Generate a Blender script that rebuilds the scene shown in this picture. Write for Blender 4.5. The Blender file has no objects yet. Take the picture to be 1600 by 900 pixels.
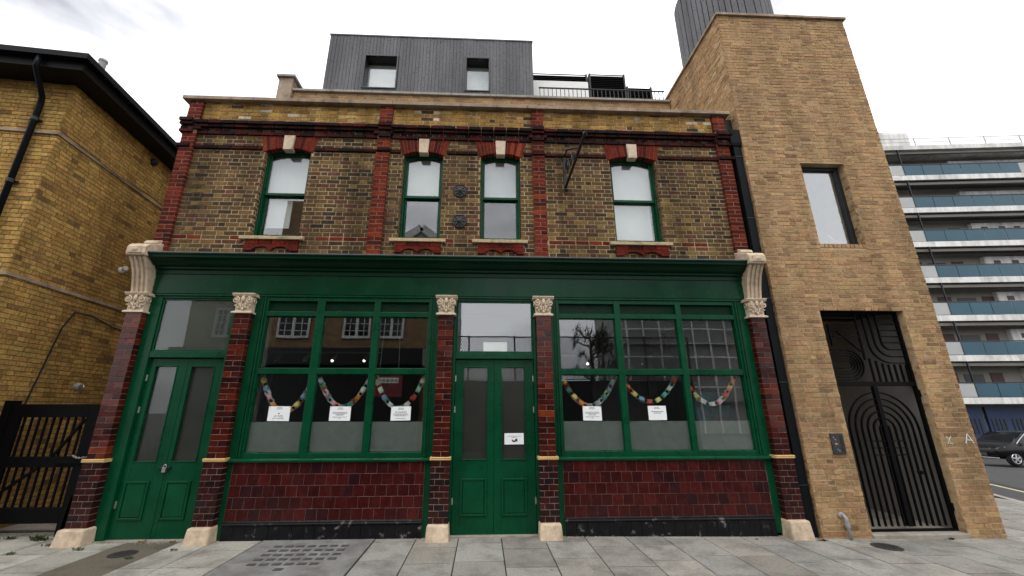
import bpy, bmesh, math, random
from mathutils import Vector, Matrix
R = math.radians
random.seed(11)
scene = bpy.context.scene
COL = scene.collection

# ------------------------------------------------------------------ camera
TH, YA, RO = R(16.5129), R(2.41769), R(-0.07521)
CAM = Vector((0.0, -5.99038, 1.6)); FPX = 623.8
FW = Vector((math.sin(YA)*math.cos(TH), math.cos(YA)*math.cos(TH), math.sin(TH)))
r0 = Vector((math.cos(YA), -math.sin(YA), 0)); u0 = r0.cross(FW)
RT = r0*math.cos(RO)+u0*math.sin(RO); UP = -r0*math.sin(RO)+u0*math.cos(RO)
cd = bpy.data.cameras.new('camera'); cam = bpy.data.objects.new('camera', cd); COL.objects.link(cam)
cd.sensor_width = 36; cd.lens = FPX/1600*36; cd.shift_x = (800-782.825)/1600; cd.shift_y = (457.068-450)/1600
cd.clip_start = 0.05; cd.clip_end = 3000
cam.matrix_world = Matrix(((RT.x, UP.x, -FW.x, CAM.x), (RT.y, UP.y, -FW.y, CAM.y), (RT.z, UP.z, -FW.z, CAM.z), (0, 0, 0, 1)))
scene.camera = cam
scene.render.resolution_x = 1024; scene.render.resolution_y = 576
scene.view_settings.view_transform = 'Standard'; scene.view_settings.look = 'None'
scene.view_settings.gamma = 1.0; scene.view_settings.exposure = 0.16

# ------------------------------------------------------------------ sky and sun (overcast)
SUN_EL, SUN_AZ = R(66), R(200)      # azimuth from +Y clockwise
w = bpy.data.worlds.new('World'); scene.world = w; w.use_nodes = True
nt = w.node_tree; nt.nodes.clear()
N = nt.nodes.new; L = nt.links.new
out = N('ShaderNodeOutputWorld'); bg = N('ShaderNodeBackground'); bg.inputs['Strength'].default_value = 1.0
sky = N('ShaderNodeTexSky'); sky.sky_type = 'NISHITA'; sky.sun_disc = False
sky.sun_elevation = SUN_EL; sky.sun_rotation = SUN_AZ
sk = N('ShaderNodeVectorMath'); sk.operation = 'SCALE'; sk.inputs['Scale'].default_value = 0.10
L(sky.outputs['Color'], sk.inputs[0])
tc = N('ShaderNodeTexCoord'); mp = N('ShaderNodeMapping'); mp.inputs['Scale'].default_value = (1.0, 1.0, 2.6)
mp.inputs['Location'].default_value = (3.1, 1.2, 0.4)
L(tc.outputs['Generated'], mp.inputs['Vector'])
nz = N('ShaderNodeTexNoise'); nz.inputs['Scale'].default_value = 1.7; nz.inputs['Detail'].default_value = 7; nz.inputs['Roughness'].default_value = 0.52
L(mp.outputs['Vector'], nz.inputs['Vector'])
cr = N('ShaderNodeValToRGB')
cr.color_ramp.elements[0].position = 0.30; cr.color_ramp.elements[0].color = (0.58, 0.59, 0.65, 1)
cr.color_ramp.elements[1].position = 0.52; cr.color_ramp.elements[1].color = (1.85, 1.85, 1.88, 1)
L(nz.outputs['Fac'], cr.inputs['Fac'])
mx = N('ShaderNodeMix'); mx.data_type = 'RGBA'; mx.inputs['Factor'].default_value = 0.92
L(sk.outputs['Vector'], mx.inputs['A']); L(cr.outputs['Color'], mx.inputs['B'])
L(mx.outputs['Result'], bg.inputs['Color']); L(bg.outputs['Background'], out.inputs['Surface'])

sd = bpy.data.lights.new('sun', 'SUN'); sd.energy = 1.1; sd.angle = R(35); sd.color = (1.0, 0.97, 0.93)
so = bpy.data.objects.new('sun', sd); COL.objects.link(so)
dv = Vector((math.sin(SUN_AZ)*math.cos(SUN_EL), math.cos(SUN_AZ)*math.cos(SUN_EL), math.sin(SUN_EL)))
so.rotation_euler = dv.to_track_quat('Z', 'Y').to_euler(); so.location = (0, -20, 30)

# ------------------------------------------------------------------ helpers
def proj(p):
    d = Vector(p)-CAM; z = d.dot(FW)
    if z < 0.05: return None
    return 782.825+FPX*d.dot(RT)/z, 457.068-FPX*d.dot(UP)/z

class MB:
    def __init__(s): s.v = []; s.f = []; s.t = []
    def add(s, vs, fs, tint=None):
        o = len(s.v); s.v += [tuple(v) for v in vs]; s.f += [tuple(i+o for i in f) for f in fs]
        s.t += [tint]*len(vs); return s
    def hexa(s, p, tint=None):   # p: 4 bottom/back loop, 4 top/front loop
        return s.add(p, [(3, 2, 1, 0), (4, 5, 6, 7), (0, 1, 5, 4), (1, 2, 6, 5), (2, 3, 7, 6), (3, 0, 4, 7)], tint)
    def box(s, x0, x1, y0, y1, z0, z1, tint=None):
        return s.hexa([(x0, y0, z0), (x1, y0, z0), (x1, y1, z0), (x0, y1, z0), (x0, y0, z1), (x1, y0, z1), (x1, y1, z1), (x0, y1, z1)], tint)
    def prism(s, poly, fn0, fn1, tint=None):   # poly list, fn map 2d->3d for both ends
        n = len(poly); a = [fn0(*q) for q in poly]; b = [fn1(*q) for q in poly]
        return s.add(a+b, [tuple(range(n))[::-1], tuple(range(n, 2*n))]+[(i, (i+1) % n, n+(i+1) % n, n+i) for i in range(n)], tint)
    def sweepx(s, prof, x0, x1): return s.prism(prof, lambda y, z: (x0, y, z), lambda y, z: (x1, y, z))
    def prismy(s, poly, y0, y1): return s.prism(poly, lambda x, z: (x, y0, z), lambda x, z: (x, y1, z))
    def prismz(s, poly, z0, z1): return s.prism(poly, lambda x, y: (x, y, z0), lambda x, y: (x, y, z1))
    def bar(s, p, q, w, d=None, up=(0, 0, 1)):
        p, q = Vector(p), Vector(q); d = d or w; a = (q-p).normalized(); up = Vector(up)
        if abs(a.dot(up)) > .98: up = Vector((0, 1, 0))
        e = a.cross(up).normalized(); g = e.cross(a)
        o = [(-1, -1), (1, -1), (1, 1), (-1, 1)]
        return s.hexa([p+e*i*w/2+g*j*d/2 for i, j in o]+[q+e*i*w/2+g*j*d/2 for i, j in o])
    def tube(s, pts, r, n=8, rad=None, closed=False):
        pts = [Vector(p) for p in pts]; k = len(pts); ring = []
        vs = []; fs = []; prev = None
        for i, p in enumerate(pts):
            a = (pts[(i+1) % k if closed else min(i+1, k-1)]-pts[(i-1) % k if closed else max(i-1, 0)]).normalized()
            if prev is None:
                e = a.cross(Vector((0, 0, 1)))
                if e.length < .05: e = a.cross(Vector((0, 1, 0)))
                e.normalize()
            else:
                e = (prev-a*prev.dot(a)).normalized()
            prev = e; g = a.cross(e); rr = rad[i] if rad else r
            vs += [p+(e*math.cos(2*math.pi*j/n)+g*math.sin(2*math.pi*j/n))*rr for j in range(n)]
        for i in range(k if closed else k-1):
            for j in range(n):
                a0, a1 = i*n+j, i*n+(j+1) % n; i2 = (i+1) % k
                fs.append((a0, a1, i2*n+(j+1) % n, i2*n+j))
        if not closed: fs += [tuple(range(n))[::-1], tuple(range((k-1)*n, k*n))]
        return s.add(vs, fs)
    def lathe(s, prof, c, axis='z', n=16):   # prof (r,h)
        vs = []; fs = []; k = len(prof); c = Vector(c)
        for r, h in prof:
            for j in range(n):
                a = 2*math.pi*j/n; x, y = r*math.cos(a), r*math.sin(a)
                vs.append(c+Vector({'z': (x, y, h), 'y': (x, h, y), 'x': (h, x, y)}[axis]))
        for i in range(k-1):
            for j in range(n): fs.append((i*n+j, i*n+(j+1) % n, (i+1)*n+(j+1) % n, (i+1)*n+j))
        fs += [tuple(range(n))[::-1], tuple(range((k-1)*n, k*n))]
        return s.add(vs, fs)
    def blob(s, c, rx, ry, rz, n=8, m=5):
        vs = []; fs = []
        for i in range(m+1):
            a = math.pi*i/m
            for j in range(n):
                b = 2*math.pi*j/n
                vs.append((c[0]+rx*math.sin(a)*math.cos(b), c[1]+ry*math.sin(a)*math.sin(b), c[2]+rz*math.cos(a)))
        for i in range(m):
            for j in range(n): fs.append((i*n+j, i*n+(j+1) % n, (i+1)*n+(j+1) % n, (i+1)*n+j))
        return s.add(vs, fs)
    def mesh(s, name, recalc=True):
        me = bpy.data.meshes.new(name); me.from_pydata(s.v, [], s.f); me.update()
        if recalc:
            bm = bmesh.new(); bm.from_mesh(me); bmesh.ops.recalc_face_normals(bm, faces=bm.faces); bm.to_mesh(me); bm.free()
        if any(t is not None for t in s.t):
            at = me.color_attributes.new('tint', 'FLOAT_COLOR', 'POINT')
            buf = []
            for t in s.t: buf += [t[0], t[1], t[2], 1] if t else [.3, .3, .3, 1]
            at.data.foreach_set('color', buf)
        return me
    def build(s, name, mat, parent=None, smooth=False, bevel=0, recalc=True, kind=None, label=None):
        me = s.mesh(name, recalc)
        me.materials.append(mat)
        if smooth:
            me.polygons.foreach_set('use_smooth', [True]*len(me.polygons))
        o = bpy.data.objects.new(name, me); COL.objects.link(o); setpar(o, parent)
        if smooth and smooth != 'all':
            md = o.modifiers.new('edges', 'EDGE_SPLIT'); md.split_angle = R(40)
        if bevel:
            md = o.modifiers.new('bevel', 'BEVEL'); md.width = bevel; md.segments = 2; md.limit_method = 'ANGLE'; md.angle_limit = R(35)
        if kind: o['kind'] = kind
        if label: o['label'] = label
        return o

def build_each(mb, name, mat, parent=None, **kw):
    par = list(range(len(mb.v)))
    def find(i):
        while par[i] != i: par[i] = par[par[i]]; i = par[i]
        return i
    for f in mb.f:
        for i in f[1:]: par[find(i)] = find(f[0])
    groups = {}
    for f in mb.f: groups.setdefault(find(f[0]), []).append(f)
    res = []
    for fs in groups.values():
        ids = sorted({i for f in fs for i in f}); mp_ = {i: k for k, i in enumerate(ids)}
        q = MB(); q.add([mb.v[i] for i in ids], [tuple(mp_[i] for i in f) for f in fs]); q.t = [mb.t[i] for i in ids]
        res.append(q.build(name, mat, parent, **kw))
    return res
WLOC = {}
def setpar(o, parent):
    if parent is None: return
    o.parent = parent
    l = WLOC.get(parent.name)
    if l: o.matrix_parent_inverse = Matrix.Translation(-Vector(l))
def thing(name, label, cat, loc=(0, 0, 0), group=None):
    o = bpy.data.objects.new(name, None); COL.objects.link(o); o.location = loc; o.empty_display_size = .2
    WLOC[o.name] = loc; o['label'] = label; o['category'] = cat
    if group: o['group'] = group
    return o
def tag(o, label, cat, group=None):
    o['label'] = label; o['category'] = cat
    if group: o['group'] = group
    return o
def struct(o): o['kind'] = 'structure'; return o

# ------------------------------------------------------------------ materials
def newmat(name):
    m = bpy.data.materials.new(name); m.use_nodes = True; t = m.node_tree
    return m, t, t.nodes['Principled BSDF'], t.nodes.new, t.links.new
def pmat(name, base, rough=.6, var=.15, scale=6., spec=.5, tint=False, bump=0., bscale=90., metallic=0., dirt=None, dscale=1.3, dlo=.5, dhi=.7, rvar=0., streak=0., spots=False):
    m, t, b, N, L = newmat(name)
    geo = N('ShaderNodeNewGeometry')
    nz = N('ShaderNodeTexNoise'); nz.inputs['Scale'].default_value = scale; nz.inputs['Detail'].default_value = 5; nz.inputs['Roughness'].default_value = .6
    L(geo.outputs['Position'], nz.inputs['Vector'])
    mr = N('ShaderNodeMapRange'); mr.inputs['From Min'].default_value = .3; mr.inputs['From Max'].default_value = .7
    mr.inputs['To Min'].default_value = 1-var; mr.inputs['To Max'].default_value = 1+var
    L(nz.outputs['Fac'], mr.inputs['Value'])
    mul = N('ShaderNodeVectorMath'); mul.operation = 'SCALE'
    if tint:
        at = N('ShaderNodeAttribute'); at.attribute_name = 'tint'; L(at.outputs['Color'], mul.inputs[0])
    else:
        mul.inputs[0].default_value = base[:3]
    L(mr.outputs['Result'], mul.inputs['Scale'])
    colout = mul.outputs['Vector']
    if dirt:
        n2 = N('ShaderNodeTexNoise'); n2.inputs['Scale'].default_value = dscale; n2.inputs['Detail'].default_value = 8; n2.inputs['Roughness'].default_value = .65
        L(geo.outputs['Position'], n2.inputs['Vector'])
        m2 = N('ShaderNodeMapRange'); m2.inputs['From Min'].default_value = dlo; m2.inputs['From Max'].default_value = dhi
        L(n2.outputs['Fac'], m2.inputs['Value'])
        mm = N('ShaderNodeMix'); mm.data_type = 'RGBA'; mm.inputs['B'].default_value = (*dirt, 1)
        L(m2.outputs['Result'], mm.inputs['Factor']); L(colout, mm.inputs['A']); colout = mm.outputs['Result']
    if spots:      # trodden chewing gum and oil spots
        vo = N('ShaderNodeTexVoronoi'); vo.inputs['Scale'].default_value = 4.0; L(geo.outputs['Position'], vo.inputs['Vector'])
        lt = N('ShaderNodeMath'); lt.operation = 'LESS_THAN'; lt.inputs[1].default_value = .075; L(vo.outputs['Distance'], lt.inputs[0])
        sx = N('ShaderNodeSeparateColor'); L(vo.outputs['Color'], sx.inputs[0]); gt = N('ShaderNodeMath'); gt.operation = 'GREATER_THAN'; gt.inputs[1].default_value = .5; L(sx.outputs[0], gt.inputs[0])
        an = N('ShaderNodeMath'); an.operation = 'MULTIPLY'; L(lt.outputs[0], an.inputs[0]); L(gt.outputs[0], an.inputs[1])
        a2_ = N('ShaderNodeMath'); a2_.operation = 'MULTIPLY'; a2_.inputs[1].default_value = .6; L(an.outputs[0], a2_.inputs[0])
        ms = N('ShaderNodeMix'); ms.data_type = 'RGBA'; ms.inputs['B'].default_value = (.07, .065, .058, 1); L(a2_.outputs[0], ms.inputs['Factor']); L(colout, ms.inputs['A']); colout = ms.outputs['Result']
    if streak:     # rain streaks and soot: tall thin stains with broad patches
        mpn = N('ShaderNodeMapping'); mpn.inputs['Scale'].default_value = (2.6, 2.6, .32); L(geo.outputs['Position'], mpn.inputs['Vector'])
        n4 = N('ShaderNodeTexNoise'); n4.inputs['Scale'].default_value = 1.0; n4.inputs['Detail'].default_value = 6; n4.inputs['Roughness'].default_value = .62; L(mpn.outputs['Vector'], n4.inputs['Vector'])
        m4 = N('ShaderNodeMapRange'); m4.inputs['From Min'].default_value = .38; m4.inputs['From Max'].default_value = .66; m4.inputs['To Min'].default_value = 1+streak*.35; m4.inputs['To Max'].default_value = 1-streak
        L(n4.outputs['Fac'], m4.inputs['Value']); sc4 = N('ShaderNodeVectorMath'); sc4.operation = 'SCALE'; L(colout, sc4.inputs[0]); L(m4.outputs['Result'], sc4.inputs['Scale']); colout = sc4.outputs['Vector']
    L(colout, b.inputs['Base Color'])
    b.inputs['Roughness'].default_value = rough; b.inputs['Specular IOR Level'].default_value = spec; b.inputs['Metallic'].default_value = metallic
    if rvar:
        m3 = N('ShaderNodeMapRange'); m3.inputs['From Min'].default_value = .3; m3.inputs['From Max'].default_value = .7
        m3.inputs['To Min'].default_value = max(0, rough-rvar); m3.inputs['To Max'].default_value = rough+rvar
        L(nz.outputs['Fac'], m3.inputs['Value']); L(m3.outputs['Result'], b.inputs['Roughness'])
    if bump:
        n3 = N('ShaderNodeTexNoise'); n3.inputs['Scale'].default_value = bscale; n3.inputs['Detail'].default_value = 4
        L(geo.outputs['Position'], n3.inputs['Vector'])
        bp = N('ShaderNodeBump'); bp.inputs['Strength'].default_value = bump; bp.inputs['Distance'].default_value = .01
        L(n3.outputs['Fac'], bp.inputs['Height']); L(bp.outputs['Normal'], b.inputs['Normal'])
    return m
def glassmat(name, base=.07, edge=.6, tr=(.9, .92, .9), rough=0.0):
    m, t, b, N, L = newmat(name); t.nodes.remove(b)
    o = t.nodes['Material Output']; tr_ = N('ShaderNodeBsdfTransparent'); tr_.inputs['Color'].default_value = (*tr, 1)
    gl = N('ShaderNodeBsdfGlossy'); gl.inputs['Roughness'].default_value = rough; gl.inputs['Color'].default_value = (.95, .96, 1, 1)
    # slight waviness of old float glass
    geo = N('ShaderNodeNewGeometry'); nz = N('ShaderNodeTexNoise'); nz.inputs['Scale'].default_value = 2.2; nz.inputs['Detail'].default_value = 1
    L(geo.outputs['Position'], nz.inputs['Vector']); bp = N('ShaderNodeBump'); bp.inputs['Strength'].default_value = .05; bp.inputs['Distance'].default_value = .01
    L(nz.outputs['Fac'], bp.inputs['Height']); L(bp.outputs['Normal'], gl.inputs['Normal'])
    lw = N('ShaderNodeLayerWeight'); lw.inputs['Blend'].default_value = .5
    pw = N('ShaderNodeMath'); pw.operation = 'POWER'; pw.inputs[1].default_value = 4; L(lw.outputs['Facing'], pw.inputs[0])
    ma = N('ShaderNodeMath'); ma.operation = 'MULTIPLY_ADD'; ma.inputs[1].default_value = edge; ma.inputs[2].default_value = base; ma.use_clamp = True
    L(pw.outputs[0], ma.inputs[0])
    mi = N('ShaderNodeMixShader'); L(ma.outputs[0], mi.inputs['Fac']); L(tr_.outputs[0], mi.inputs[1]); L(gl.outputs[0], mi.inputs[2])
    L(mi.outputs[0], o.inputs['Surface'])
    return m
def emis(name, col, s):
    m, t, b, N, L = newmat(name); b.inputs['Base Color'].default_value = (*col, 1)
    b.inputs['Emission Color'].default_value = (*col, 1); b.inputs['Emission Strength'].default_value = s; return m

K = {}
K['brick'] = pmat('stock_brick', (.2, .1, .05), .9, .5, 34, .1, tint=True, bump=.5, bscale=140, dirt=(.035, .028, .02), dscale=5, dlo=.56, dhi=.8, streak=0.4)
K['mortar'] = pmat('lime_mortar', (.43, .34, .205), .95, .25, 9, .1, bump=.5, bscale=160, dirt=(.10, .075, .05), dscale=.9, dlo=.46, dhi=.7, streak=0.45)
K['mortar_red'] = pmat('red_mortar', (.22, .13, .09), .95, .25, 9, .1, dirt=(.1, .06, .045), dscale=2)
K['brick_buff'] = pmat('buff_brick', (.3, .2, .1), .9, .32, 26, .12, tint=True, bump=.6, bscale=110, dirt=(.19, .125, .078), dscale=1.2, dlo=.5, dhi=.95, streak=0.24)
K['mortar_buff'] = pmat('buff_mortar', (.44, .32, .19), .95, .18, 14, .1, bump=.5, bscale=150, streak=0.24)
K['brick_yel'] = pmat('yellow_brick', (.3, .2, .1), .9, .36, 24, .12, tint=True, bump=.4, bscale=130, streak=0.3)
K['mortar_dark'] = pmat('dark_mortar', (.17, .12, .06), .95, .2, 14, .1, streak=0.3)
K['glaze'] = pmat('glazed_brick', (.1, .02, .01), .12, .3, 14, .26, tint=True, bump=.1, bscale=40, rvar=.08)
K['grout'] = pmat('grout', (.30, .205, .16), .8, .3, 12, .2, dirt=(.09, .05, .04), dscale=4, dlo=.46, dhi=.64)
K['grout_d'] = pmat('tile_grout', (.20, .125, .105), .8, .3, 12, .2, dirt=(.06, .032, .03), dscale=3, dlo=.5, dhi=.66)
K['green'] = pmat('green_gloss_paint', (.0018, .057, .0222), .3, .14, 3, .17, bump=.06, bscale=30, rvar=.08, dirt=(.004, .038, .017), dscale=2.5, dlo=.5, dhi=.8, streak=0.16)
K['green_fascia'] = pmat('green_fascia_paint', (.002, .042, .0165), .26, .1, 2, .18, bump=.03, bscale=8, rvar=.08, streak=0.2)
K['lead'] = pmat('lead_flashing', (.1, .105, .11), .5, .3, 10, .5)
K['green_cornice'] = pmat('green_cornice_paint', (.0016, .028, .011), .34, .12, 3, .14, bump=.04, bscale=30)
K['vent'] = pmat('vent_mesh', (.006, .02, .012), .6, .2, 20, .3)
K['stone'] = pmat('cream_painted_stone', (.6, .475, .34), .75, .16, 18, .25, bump=.4, bscale=70, dirt=(.33, .25, .17), dscale=5, dlo=.48, dhi=.72, streak=.2)
K['cream'] = pmat('cream_glaze', (.62, .42, .17), .25, .15, 12, .5)
K['cap'] = pmat('capital_paint', (.66, .54, .4), .65, .12, 30, .3, dirt=(.35, .25, .15), dscale=14, dlo=.5, dhi=.8)
K['sill'] = pmat('stone_sill', (.48, .37, .22), .85, .2, 14, .2, bump=.4, dirt=(.2, .15, .08), dscale=6)
K['coping'] = pmat('coping_stone', (.34, .26, .19), .85, .2, 8, .2, bump=.3, dirt=(.16, .12, .09), dscale=3, streak=0.3)
K['concrete'] = pmat('concrete', (.32, .29, .25), .9, .2, 6, .2, bump=.3, dirt=(.18, .16, .13), dscale=2)
K['slab'] = pmat('paving_slab', (.33, .31, .27), .85, .2, 34, .25, tint=True, bump=.5, bscale=160, dirt=(.12, .112, .098), dscale=2.6, dlo=.46, dhi=.76, spots=True)
K['joint'] = pmat('paving_joint', (.035, .032, .026), .95, .3, 20, .1)
K['asphalt'] = pmat('asphalt', (.055, .055, .056), .9, .25, 40, .25, bump=.5, bscale=300, dirt=(.08, .075, .07), dscale=1)
K['tarmac_patch'] = pmat('brown_tarmac', (.12, .105, .08), .9, .2, 40, .2, bump=.4, bscale=200, dirt=(.08, .07, .055), dscale=3)
K['iron'] = pmat('cast_iron', (.03, .029, .03), .6, .3, 20, .4, bump=.3, dirt=(.06, .045, .03), dscale=5)
K['panelgrey'] = pmat('pavement_light_concrete', (.2, .195, .185), .75, .25, 5, .3, bump=.3, dirt=(.09, .085, .075), dscale=3, dlo=.45, dhi=.75)
K['black'] = pmat('black_metal', (.012, .012, .013), .45, .2, 10, .4)
K['blackgate'] = pmat('black_gate_paint', (.003, .003, .0035), .6, .2, 10, .08)
K['blackpipe'] = pmat('black_downpipe', (.005, .006, .0075), .45, .15, 4, .08)
K['soffit'] = pmat('soffit_black', (.006, .005, .005), .6, .2, 5, .2)
K['timber'] = pmat('grey_timber', (.125, .126, .132), .75, .25, 26, .2, dirt=(.035, .035, .038), dscale=9, dlo=.6, dhi=.7, streak=0.3)
K['dark'] = pmat('dark_frame', (.012, .013, .015), .4, .15, 8, .4)
K['white'] = pmat('white_paint', (.75, .75, .73), .6, .06, 6, .3)
K['paper'] = pmat('white_paper', (.86, .88, .88), .7, .03, 6, .2)
K['ink'] = pmat('black_ink', (.02, .02, .022), .7, .1, 6, .1)
K['blind'] = pmat('white_blind', (.72, .73, .75), .8, .05, 3, .1)
K['frost'] = pmat('frosted_film', (.2, .22, .208), .35, .12, 9, .5, bump=.12, bscale=70)
K['frostdoor'] = pmat('obscured_glass', (.045, .043, .038), .3, .12, 5, .5, bump=.1, bscale=120)
K['frostfan'] = pmat('obscured_fanlight', (.05, .056, .05), .3, .25, 2.5, .5)
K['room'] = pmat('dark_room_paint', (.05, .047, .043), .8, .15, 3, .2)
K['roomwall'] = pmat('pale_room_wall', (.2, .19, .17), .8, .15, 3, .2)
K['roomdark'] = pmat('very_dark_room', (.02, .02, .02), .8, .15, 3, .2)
K['chrome'] = pmat('steel', (.5, .5, .5), .3, .1, 8, .5, metallic=.9)
K['galv'] = pmat('galvanised_pipe', (.3, .3, .3), .6, .2, 20, .4, metallic=.2)
K['brass'] = pmat('hinge_metal', (.45, .43, .36), .4, .1, 8, .5, metallic=.8)
K['glass'] = glassmat('shop_glass', .105, .5)
K['glass_up'] = glassmat('sash_glass', .10, .5)
K['glass_door'] = glassmat('door_glass', .03, .4)
K['glass_tower'] = glassmat('coated_glass', .17, .5)
K['leaf'] = pmat('leaf', (.06, .085, .025), .6, .35, 8, .3)
K['leafdark'] = pmat('dark_leaf', (.025, .04, .018), .6, .35, 8, .3)
K['bark'] = pmat('bark', (.06, .045, .03), .9, .3, 12, .2)
K['deadleaf'] = pmat('dead_leaf', (.16, .08, .035), .8, .3, 20, .2)
K['blue'] = pmat('blue_balcony_panel', (.018, .072, .105), .45, .12, .4, .4)
K['bluedoor'] = pmat('blue_garage_paint', (.012, .035, .11), .5, .2, 1.5, .4)
K['balgrey'] = pmat('grey_balcony_panel', (.36, .37, .36), .5, .1, .6, .4)
K['blockwhite'] = pmat('white_render', (.68, .67, .64), .8, .08, .8, .2, dirt=(.45, .43, .4), dscale=.5, streak=0.25)
K['blockgrey'] = pmat('grey_render', (.3, .3, .29), .85, .12, .5, .2)
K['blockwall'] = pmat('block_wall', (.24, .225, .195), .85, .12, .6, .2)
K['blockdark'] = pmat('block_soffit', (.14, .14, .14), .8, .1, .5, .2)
K['passage'] = pmat('passage_render', (.33, .32, .3), .85, .15, 1.5, .2, streak=.25)
K['lens'] = pmat('cellar_lens', (.075, .073, .07), .5, .35, 16, .4)
K['yellow'] = pmat('yellow_line', (.42, .38, .24), .8, .25, 6, .2)
K['carpaint'] = pmat('black_car_paint', (.005, .005, .006), .2, .1, 3, .25)
K['carglass'] = pmat('car_glass', (.006, .007, .008), .08, .1, 3, .3)
K['tyre'] = pmat('tyre_rubber', (.012, .012, .012), .8, .2, 20, .2)
K['alloy'] = pmat('alloy_wheel', (.55, .55, .56), .3, .1, 8, .5, metallic=.7)
K['lamp'] = emis('lit_bulb', (1, .93, .8), 5)
K['headlight'] = pmat('headlight_lens', (.55, .57, .6), .1, .1, 30, .6)

# ------------------------------------------------------------------ brick laying
def vnoise(x, y, s=0):
    def h(i, j): 
        n = math.sin(i*127.1+j*311.7+s*74.7)*43758.5453; return n-math.floor(n)
    i, j = math.floor(x), math.floor(y); fx, fy = x-i, y-j; fx = fx*fx*(3-2*fx); fy = fy*fy*(3-2*fy)
    return (h(i, j)*(1-fx)+h(i+1, j)*fx)*(1-fy)+(h(i, j+1)*(1-fx)+h(i+1, j+1)*fx)*fy
def jit(c, a=.15, rnd=random):
    k = 1+rnd.uniform(-a, a); return tuple(max(0, x*k*(1+rnd.uniform(-.05, .05))) for x in c)
class Frame:   # wall plane: origin, horizontal direction u, outward normal n
    def __init__(s, o, u): s.o = Vector(o); s.u = Vector(u).normalized(); s.n = Vector((s.u.y, -s.u.x, 0))
    def p(s, u, z, n=0): return s.o+s.u*u+s.n*n+Vector((0, 0, z))
def brick8(F, u0, u1, z0, z1, proud=0., back=.02, inset=.0025, jt=.0015, rnd=random):
    pr = proud+rnd.uniform(-jt, jt)
    b = [F.p(u0, z0, -back), F.p(u1, z0, -back), F.p(u1, z1, -back), F.p(u0, z1, -back)]
    q = lambda: rnd.uniform(-jt, jt)
    f = [F.p(u0+inset+q(), z0+inset+q(), pr+q()), F.p(u1-inset+q(), z0+inset+q(), pr+q()), F.p(u1-inset+q(), z1-inset+q(), pr+q()), F.p(u0+inset+q(), z1-inset+q(), pr+q())]
    return b+f
def lay(F, u0, u1, z0, z1, c, bond, tint, holes=(), S=.211, Hd=.1005, j=.0102, proud=0., back=.02, jt=.0015, seed=1):
    rnd = random.Random(seed); outb = []; k = 0; z = z0
    while z < z1-.02:
        zt = min(z+c-j, z1); zm = (z+zt)/2
        if bond == 'flemish':
            seq = [S, Hd]; off = 0 if k % 2 == 0 else -(S-Hd)/2-Hd-j; i = 0
            u = u0+off
        elif bond == 'stretch':
            seq = [S]; u = u0-(0 if k % 2 == 0 else (S+j)/2); i = 0
        else:
            seq = None; u = u0-rnd.random()*S
        while u < u1:
            if seq: ln = seq[i % len(seq)]; i += 1
            else: ln = S if rnd.random() < .66 else Hd
            a, b = max(u, u0), min(u+ln, u1)
            u += ln+j
            segs = [(a, b)]
            for (h0, h1, g0, g1) in holes:
                if g0 < zm < g1:
                    ns = []
                    for s0, s1 in segs:
                        if s1 <= h0 or s0 >= h1: ns.append((s0, s1)); continue
                        if s0 < h0-.005: ns.append((s0, h0))
                        if s1 > h1+.005: ns.append((h1, s1))
                    segs = ns
            for s0, s1 in segs:
                if s1-s0 < .025: continue
                outb.append((brick8(F, s0, s1, z, zt, proud, back, .0025, jt, rnd), tint((s0+s1)/2, zm, rnd)))
        z += c; k += 1
    return outb
BF = [(4, 5, 6, 7), (0, 1, 5, 4), (1, 2, 6, 5), (2, 3, 7, 6), (3, 0, 4, 7)]
def finish_bricks(bricks, parent, mat, name='brick', n=300, vis=None):
    sc = []
    for i, (p, t) in enumerate(bricks):
        q = [proj(v) for v in p[4:8]]; a = 0
        if all(q):
            cx = sum(k[0] for k in q)/4; cy = sum(k[1] for k in q)/4
            if 0 < cx < 1600 and 0 < cy < 900 and (vis is None or vis(cx, cy)):
                a = abs((q[2][0]-q[0][0])*(q[3][1]-q[1][1])-(q[3][0]-q[1][0])*(q[2][1]-q[0][1]))/2
        sc.append((a, i))
    sc.sort(reverse=True); top = {i for a, i in sc[:n] if a > 0}
    rest = MB()
    for i, (p, t) in enumerate(bricks):
        if i in top:
            c = sum((Vector(v) for v in p), Vector())/8
            m = MB(); m.add([Vector(v)-c for v in p], BF, t)
            me = m.mesh(name, False); me.materials.append(mat)
            o = bpy.data.objects.new(name, me); COL.objects.link(o); o.location = c; setpar(o, parent)
        else: rest.add(p, BF, t)
    if rest.v: rest.build(name, mat, parent, recalc=False, kind='stuff')
def panel_with_holes(F, u0, u1, z0, z1, holes, n0, depth):   # mortar face with openings and their reveals
    m = MB(); us = sorted({u0, u1, *[h for q in holes for h in q[:2]]}); zs = sorted({z0, z1, *[h for q in holes for h in q[2:]]})
    us = [u for u in us if u0 <= u <= u1]; zs = [z for z in zs if z0 <= z <= z1]
    for a, b in zip(us, us[1:]):
        for c, d in zip(zs, zs[1:]):
            mu, mz = (a+b)/2, (c+d)/2
            if any(h[0] < mu < h[1] and h[2] < mz < h[3] for h in holes): continue
            m.add([F.p(a, c, n0), F.p(b, c, n0), F.p(b, d, n0), F.p(a, d, n0)], [(0, 1, 2, 3)])
    for h in holes:
        a, b, c, d = h
        c_ = max(c, z0); d_ = min(d, z1)
        P = [F.p(a, c_, n0), F.p(b, c_, n0), F.p(b, d_, n0), F.p(a, d_, n0)]; Q = [F.p(a, c_, -depth), F.p(b, c_, -depth), F.p(b, d_, -depth), F.p(a, d_, -depth)]
        m.add(P+Q, [(0, 4, 5, 1), (1, 5, 6, 2), (2, 6, 7, 3), (3, 7, 4, 0)])
    return m

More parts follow.
